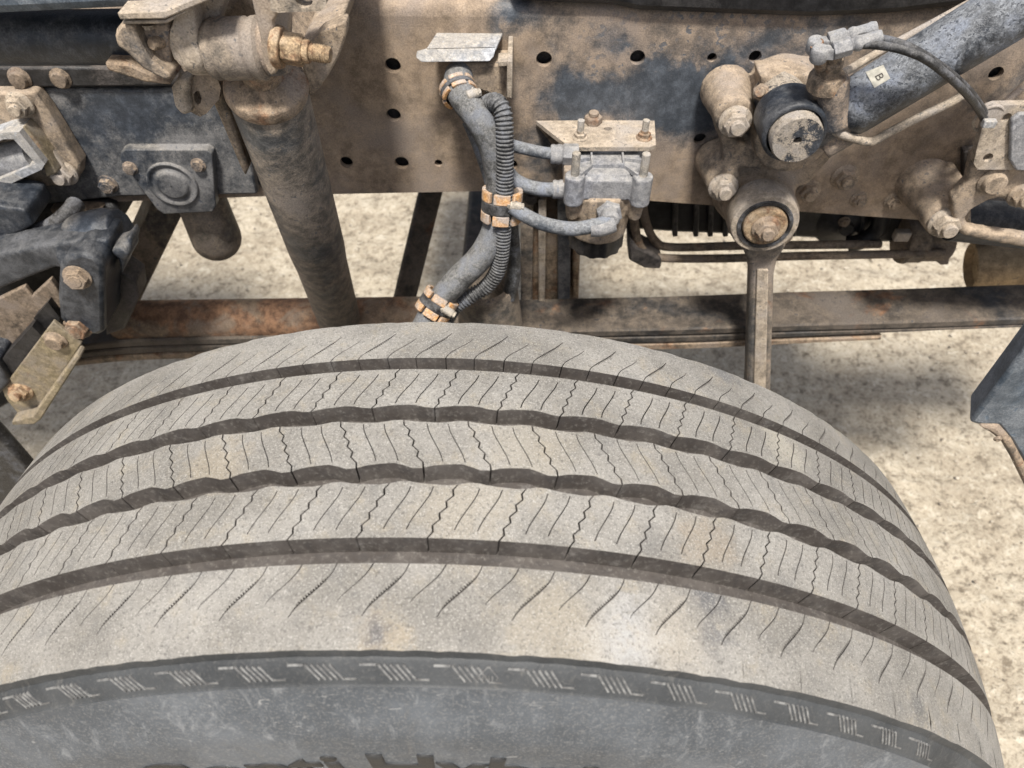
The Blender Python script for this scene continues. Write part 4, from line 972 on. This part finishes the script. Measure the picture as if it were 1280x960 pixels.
b = MB(); b.lathe([(-.02, rb_*.55), (.01, rb_*.7), ((a1-a0).length, rb_*.86)], a0, a1-a0, 32); b.cyl(P(1040, 158, .43), P(1042, 98, .43), mm(19, P(1040, 120, .43)), 28); b.cyl(P(1028, 185, .44), P(1062, 165, .44), .013, 18); b.obj('head', 'navydust', tc, cast=(.0022, 5))
q = P(1034, 96, .43); b = MB(); b.lathe([(-.012, .0175), (.0, .0175), (.004, .0155)], q, (-.1, -.15, 1), 28); b.hexa(q+V(0, 0, .002), (-.1, -.15, 1), .0125, .017, .3); b.lathe([(.018, .0088), (.026, .0088), (.026, .007)], q, (-.1, -.15, 1), 20); b.obj('port_nut', 'castrust', tc, .0008)
for k, (x, y, Y) in enumerate(((1019, 57, .425), (1024, 68, .408))):
    q = P(x, y, Y); e = P(x+38, y-11, Y); ax = (e-q).normalized()
    b = MB(); b.lathe([(-.007, .0068), (-.005, .0080), (.005, .0080), (.007, .0068)], q, (-.1, -.15, 1), 20); b.box(q+ax*.006, (.014, .011, .010)); b.hexa(q+ax*.012, ax, .0086, .016, .2); b.lathe([(.028, .0055), (.031, .0055)], q, ax, 18); BF = b.obj('banjo_fitting', 'alu', tc, .0006)
    b = MB(); b.lathe([(.029, .0052), (.031, .0066), (.034, .0072), (.037, .0062), (.047, .0062), (.050, .0068), (.054, .0058)], q, ax, 22); sub(b.obj('ferrule', 'alu', tc), BF)
b = MB(); b.cyl(P(1027, 84, .425), P(1021, 54, .420), .0062, 18); b.obj('banjo_bolt', 'castrust', tc)
def tpipe(nm, path, rpx, mname):
    pts = [P(*p) for p in path]; b = MB(); b.tube(pts, mm(rpx, pts[0]), 14, 8); b.obj(nm, mname, tc)
tpipe('pipe', [(1052, 92, .44), (1066, 84, .455), (1090, 70, .47), (1130, 48, .475), (1190, 16, .475), (1300, -45, .475)], 5, 'castpale')
tpipe('pipe', [(1036, 160, .43), (1058, 170, .425), (1088, 177, .428), (1112, 165, .432), (1150, 146, .436), (1190, 127, .44), (1204, 116, .446), (1200, 104, .455)], 5.5, 'castpale')
# sticker: a thin curved sheet lying on the barrel
def on_barrel(x, y, lift):
    d_ = ray(x, y); w0 = CAM-a1; A = d_-dv*d_.dot(dv); B = w0-dv*w0.dot(dv); rr_ = rb_+lift
    qa, qb, qc = A.dot(A), 2*A.dot(B), B.dot(B)-rr_*rr_; D = qb*qb-4*qa*qc
    return CAM+d_*((-qb-math.sqrt(max(D, 0)))/(2*qa))
def barrel_patch(corners, lift, nu=8, nv=8):
    (ax_, ay), (bx, by), (cx_, cy_), (dx, dy) = corners; b = MB(); vs = []
    for j in range(nv+1):
        for i in range(nu+1):
            u, v = i/nu, j/nv; x = (ax_*(1-u)+bx*u)*(1-v)+(dx*(1-u)+cx_*u)*v; y = (ay*(1-u)+by*u)*(1-v)+(dy*(1-u)+cy_*u)*v
            vs.append(on_barrel(x, y, lift))
    return b.add(vs, [(j*(nu+1)+i, j*(nu+1)+i+1, (j+1)*(nu+1)+i+1, (j+1)*(nu+1)+i) for j in range(nv) for i in range(nu)])
stk = barrel_patch([(1082, 90), (1104, 81), (1113, 98), (1093, 110)], .0005).obj('sticker', 'paper', tc); sub(stk, BARREL)
def letter_on(body, c, px, ang, lift, mname, parent):
    cu = bpy.data.curves.new('letter', 'FONT'); cu.body = body; cu.size = 1; cu.align_x = 'CENTER'; cu.align_y = 'CENTER'; cu.resolution_u = 3
    to = bpy.data.objects.new('letter', cu); COL.objects.link(to); dg = bpy.context.evaluated_depsgraph_get(); dg.update(); me = bpy.data.meshes.new_from_object(to.evaluated_get(dg)); bpy.data.objects.remove(to)
    ca, sa = math.cos(ang), math.sin(ang)
    for v in me.vertices:
        x, y = v.co.x*px, v.co.y*px; v.co = on_barrel(c[0]+x*ca-y*sa, c[1]-(x*sa+y*ca), lift)
    me.materials.clear(); me.materials.append(M[mname]); o = bpy.data.objects.new('letter', me); COL.objects.link(o); sub(o, parent)
letter_on('B', (1099, 96), 15, math.radians(-62), .0009, 'ink', BARREL)
q = on_barrel(1147, 86, 0)
def clip_hose(label, path, rpx):
    pts = [P(*p) for p in path]; b = MB(); b.tube(pts, mm(rpx, pts[0]), 16, 10); o = b.obj('hydraulic_hose', 'blackhose'); tag(o, label, 'hose')
clip_hose('upper black hydraulic hose arching from the fittings over the cylinder', [(1062, 44.5, .425), (1090, 47, .415), (1120, 53, .402), (1150, 66, .395), (1185, 90, .40), (1212, 115, .42), (1230, 140, .45), (1240, 158, .48), (1246, 172, .53)], 5.2)
clip_hose('lower black hydraulic hose arching from the fittings over the cylinder', [(1068, 55.5, .408), (1100, 57, .400), (1130, 63, .390), (1160, 76, .387), (1192, 101, .393), (1214, 124, .412), (1229, 146, .445), (1236, 160, .475), (1240, 176, .53)], 5.2)
cl = thing('hose_clip', 'small pale wire clip gathering the two black hydraulic hoses', 'clip', P(1236, 150, .44))
b = MB(); c = P(1235, 148, .452); ring = [c+V(.013*math.cos(t), -.004*math.sin(t), .016*math.sin(t)) for t in [i*2*math.pi/20 for i in range(21)]]; b.tube(ring, .0016, 8, 2); b.obj('loop', 'castpale', cl)
b = MB(); b.box(P(1236, 154, .437), (.013, .007, .008)); b.obj('buckle', 'zinc', cl, .001)
pipe('steel_pipe', 'short pale pipe leaving the hose clip to the right', [(1240, 143, .47), (1252, 135, .48), (1266, 120, .50), (1300, 90, .53)], 5, 'cast')

# ------------------------------------------------------------------ drop link
dl = thing('drop_link', 'dusty steel drop link with round bushed eye hanging in front of spring', 'link', P(945, 475, .45))
ec = P(956, 281, .448); R_ = mm(42, ec)
b = MB(); b.lathe([(0.0, R_*.82), (.0, R_*.97), (.004, R_*1.0), (.036, R_*1.0), (.04, R_*.95)], ec, (.05, 1, -.05), 48, 0, False); b.obj('eye', 'castpale', dl, .001)
b = MB(); b.lathe([(.002, R_*.84), (-.002, R_*.80), (-.002, R_*.70), (.004, R_*.66), (.006, R_*.3)], ec, (.05, 1, -.05), 40, 0, False); b.obj('bush', 'blackhose', dl)
b = MB(); b.lathe([(.006, R_*.66), (-.004, R_*.64), (-.006, R_*.58), (-.006, R_*.3)], ec, (.05, 1, -.05), 40, 0, False); b.obj('washer', 'nutrust', dl, .001)
bolt('stud', ec+V(0, -.006, 0), R_*.33, dl, 'castrust', (0, -1, .05))
a = P(955, 312, .468); c = P(946, 560, .43); b = MB(); w0 = mm(17, P(950, 400, .46))
pa = [P(925, 306, .468), P(985, 306, .468), P(972, 326, .467), P(968, 345, .466), P(964, 470, .45), P(961, 560, .44), P(928, 560, .44), P(934, 470, .45), P(938, 345, .466), P(935, 326, .467)]
b.prism(pa, (0, .026, 0)); b.obj('rod', 'shock', dl, .005)
b = MB(); b.prism([P(946, 335, .4665), P(960, 335, .4665), P(955, 560, .438), P(939, 560, .438)], (0, -.0035, 0)); b.obj('rib', 'castpale', dl, .0015)

# ------------------------------------------------------------------ right casting
rc = thing('cab_mount_casting', 'large dusty cast mount with an arched opening at the rail end', 'casting', P(1250, 250, .48))
oc = [(p.x, p.z) for p in pp([(1190, 250), (1210, 228), (1216, 196), (1236, 188), (1420, 188), (1420, 330), (1290, 312), (1240, 303), (1204, 295), (1193, 285)], .455)]
ic = [(p.x, p.z) for p in pp([(1204, 276), (1216, 262), (1236, 251), (1250, 248), (1268, 256), (1290, 270), (1330, 280), (1330, 304), (1286, 297), (1240, 291), (1212, 286)], .455)]
b = MB(); sheet_xz(b, oc, [ic], .455, .472)
q = P(1182, 276, .468); b.lathe([(0, mm(24, q)), (.03, mm(26, q)), (.09, mm(36, q))], q, (0, 1, 0), 28); b.prism(pp([(1165, 250), (1215, 236), (1215, 290), (1170, 285)], .49), (0, .065, 0))
b.obj('casting', 'cast', rc, cast=(.0028, 7))
b = MB(); oc = [(p.x, p.z) for p in pp([(1234, 136), (1245, 132), (1420, 128), (1420, 212), (1222, 212), (1217, 204), (1222, 182)], .448)]
hs_ = [circ2(((P(x, y, .448)).x, P(x, y, .448).z), mm(6, P(x, y, .448)), 16) for x, y in ((1258, 147), (1235, 197))]; sheet_xz(b, oc, hs_, .448, .458); b.obj('plate', 'castpale', rc, .0015)
plate([(1264, 150), (1275, 142), (1420, 138), (1420, 214), (1270, 214), (1262, 200)], .443, .006).obj('wear_plate', 'alu', rc, .002)
for x, y, r, k in ((1241, 226, 18, 'dome'), (1277, 243, 17, 'stud')): p = P(x, y, .455); bolt(k, p, mm(r, p)*.8, rc, 'cast')
p = P(1181, 278, .466); bolt('stud', p, mm(19, p)*.85, rc, 'castpale')
b = MB(); b.cyl(P(1190, 272, .535), P(1420, 296, .525), .030, 28); b.obj('cross_tube', 'navyclean', rc)
sr = thing('web_plate', 'rail side web plate that the cast mount stands on', 'plate', P(1300, 240, .53))
plate([(1205, 190), (1420, 160), (1420, 300), (1205, 262)], .536, .0135).obj('web', 'black', sr, .002)
tp_ = thing('exhaust_pipe', 'short fat tan dusty pipe end lying behind the spring', 'pipe', P(1230, 335, .64))
a = P(1212, 334, .66); c = P(1420, 322, .63); r = mm(30, a); b = MB(); b.lathe([(.012, r*.75), (0, r*.9), (.002, r), (.06, r*1.0), ((c-a).length, r)], a, c-a, 40); b.obj('pipe', 'tan', tp_)
b = MB(); e = a+(c-a).normalized()*.088; b.lathe([(0, r*1.02), (0, r*1.08), (.012, r*1.08), (.012, r*1.02)], e, c-a, 40, 0, False); b.obj('band', 'brownpipe', tp_, .001)

# blue panel, right edge
bp = thing('mudguard_panel', 'blue grey mudguard panel with rusty lower edge, right of the tyre', 'panel', P(1260, 520, .11))
b = MB(); b.prism(pp([(1330, 370), (1284, 432), (1246, 482), (1210, 529), (1222, 532), (1246, 533), (1262, 552), (1290, 600), (1420, 760), (1420, 370)], .10), (.012, .03, .0)); b.obj('panel', 'bluepanel', bp, .004)
b = MB(); b.prism(pp([(1222, 534), (1236, 541), (1250, 552), (1262, 572), (1290, 628), (1300, 640), (1310, 628), (1290, 598), (1264, 551), (1248, 533)], .097), (.004, .014, 0)); b.obj('rusty_edge', 'castrust', bp, .003)
p = P(1247, 548, .0965); bolt('dome', p, .0025, bp, 'castrust')
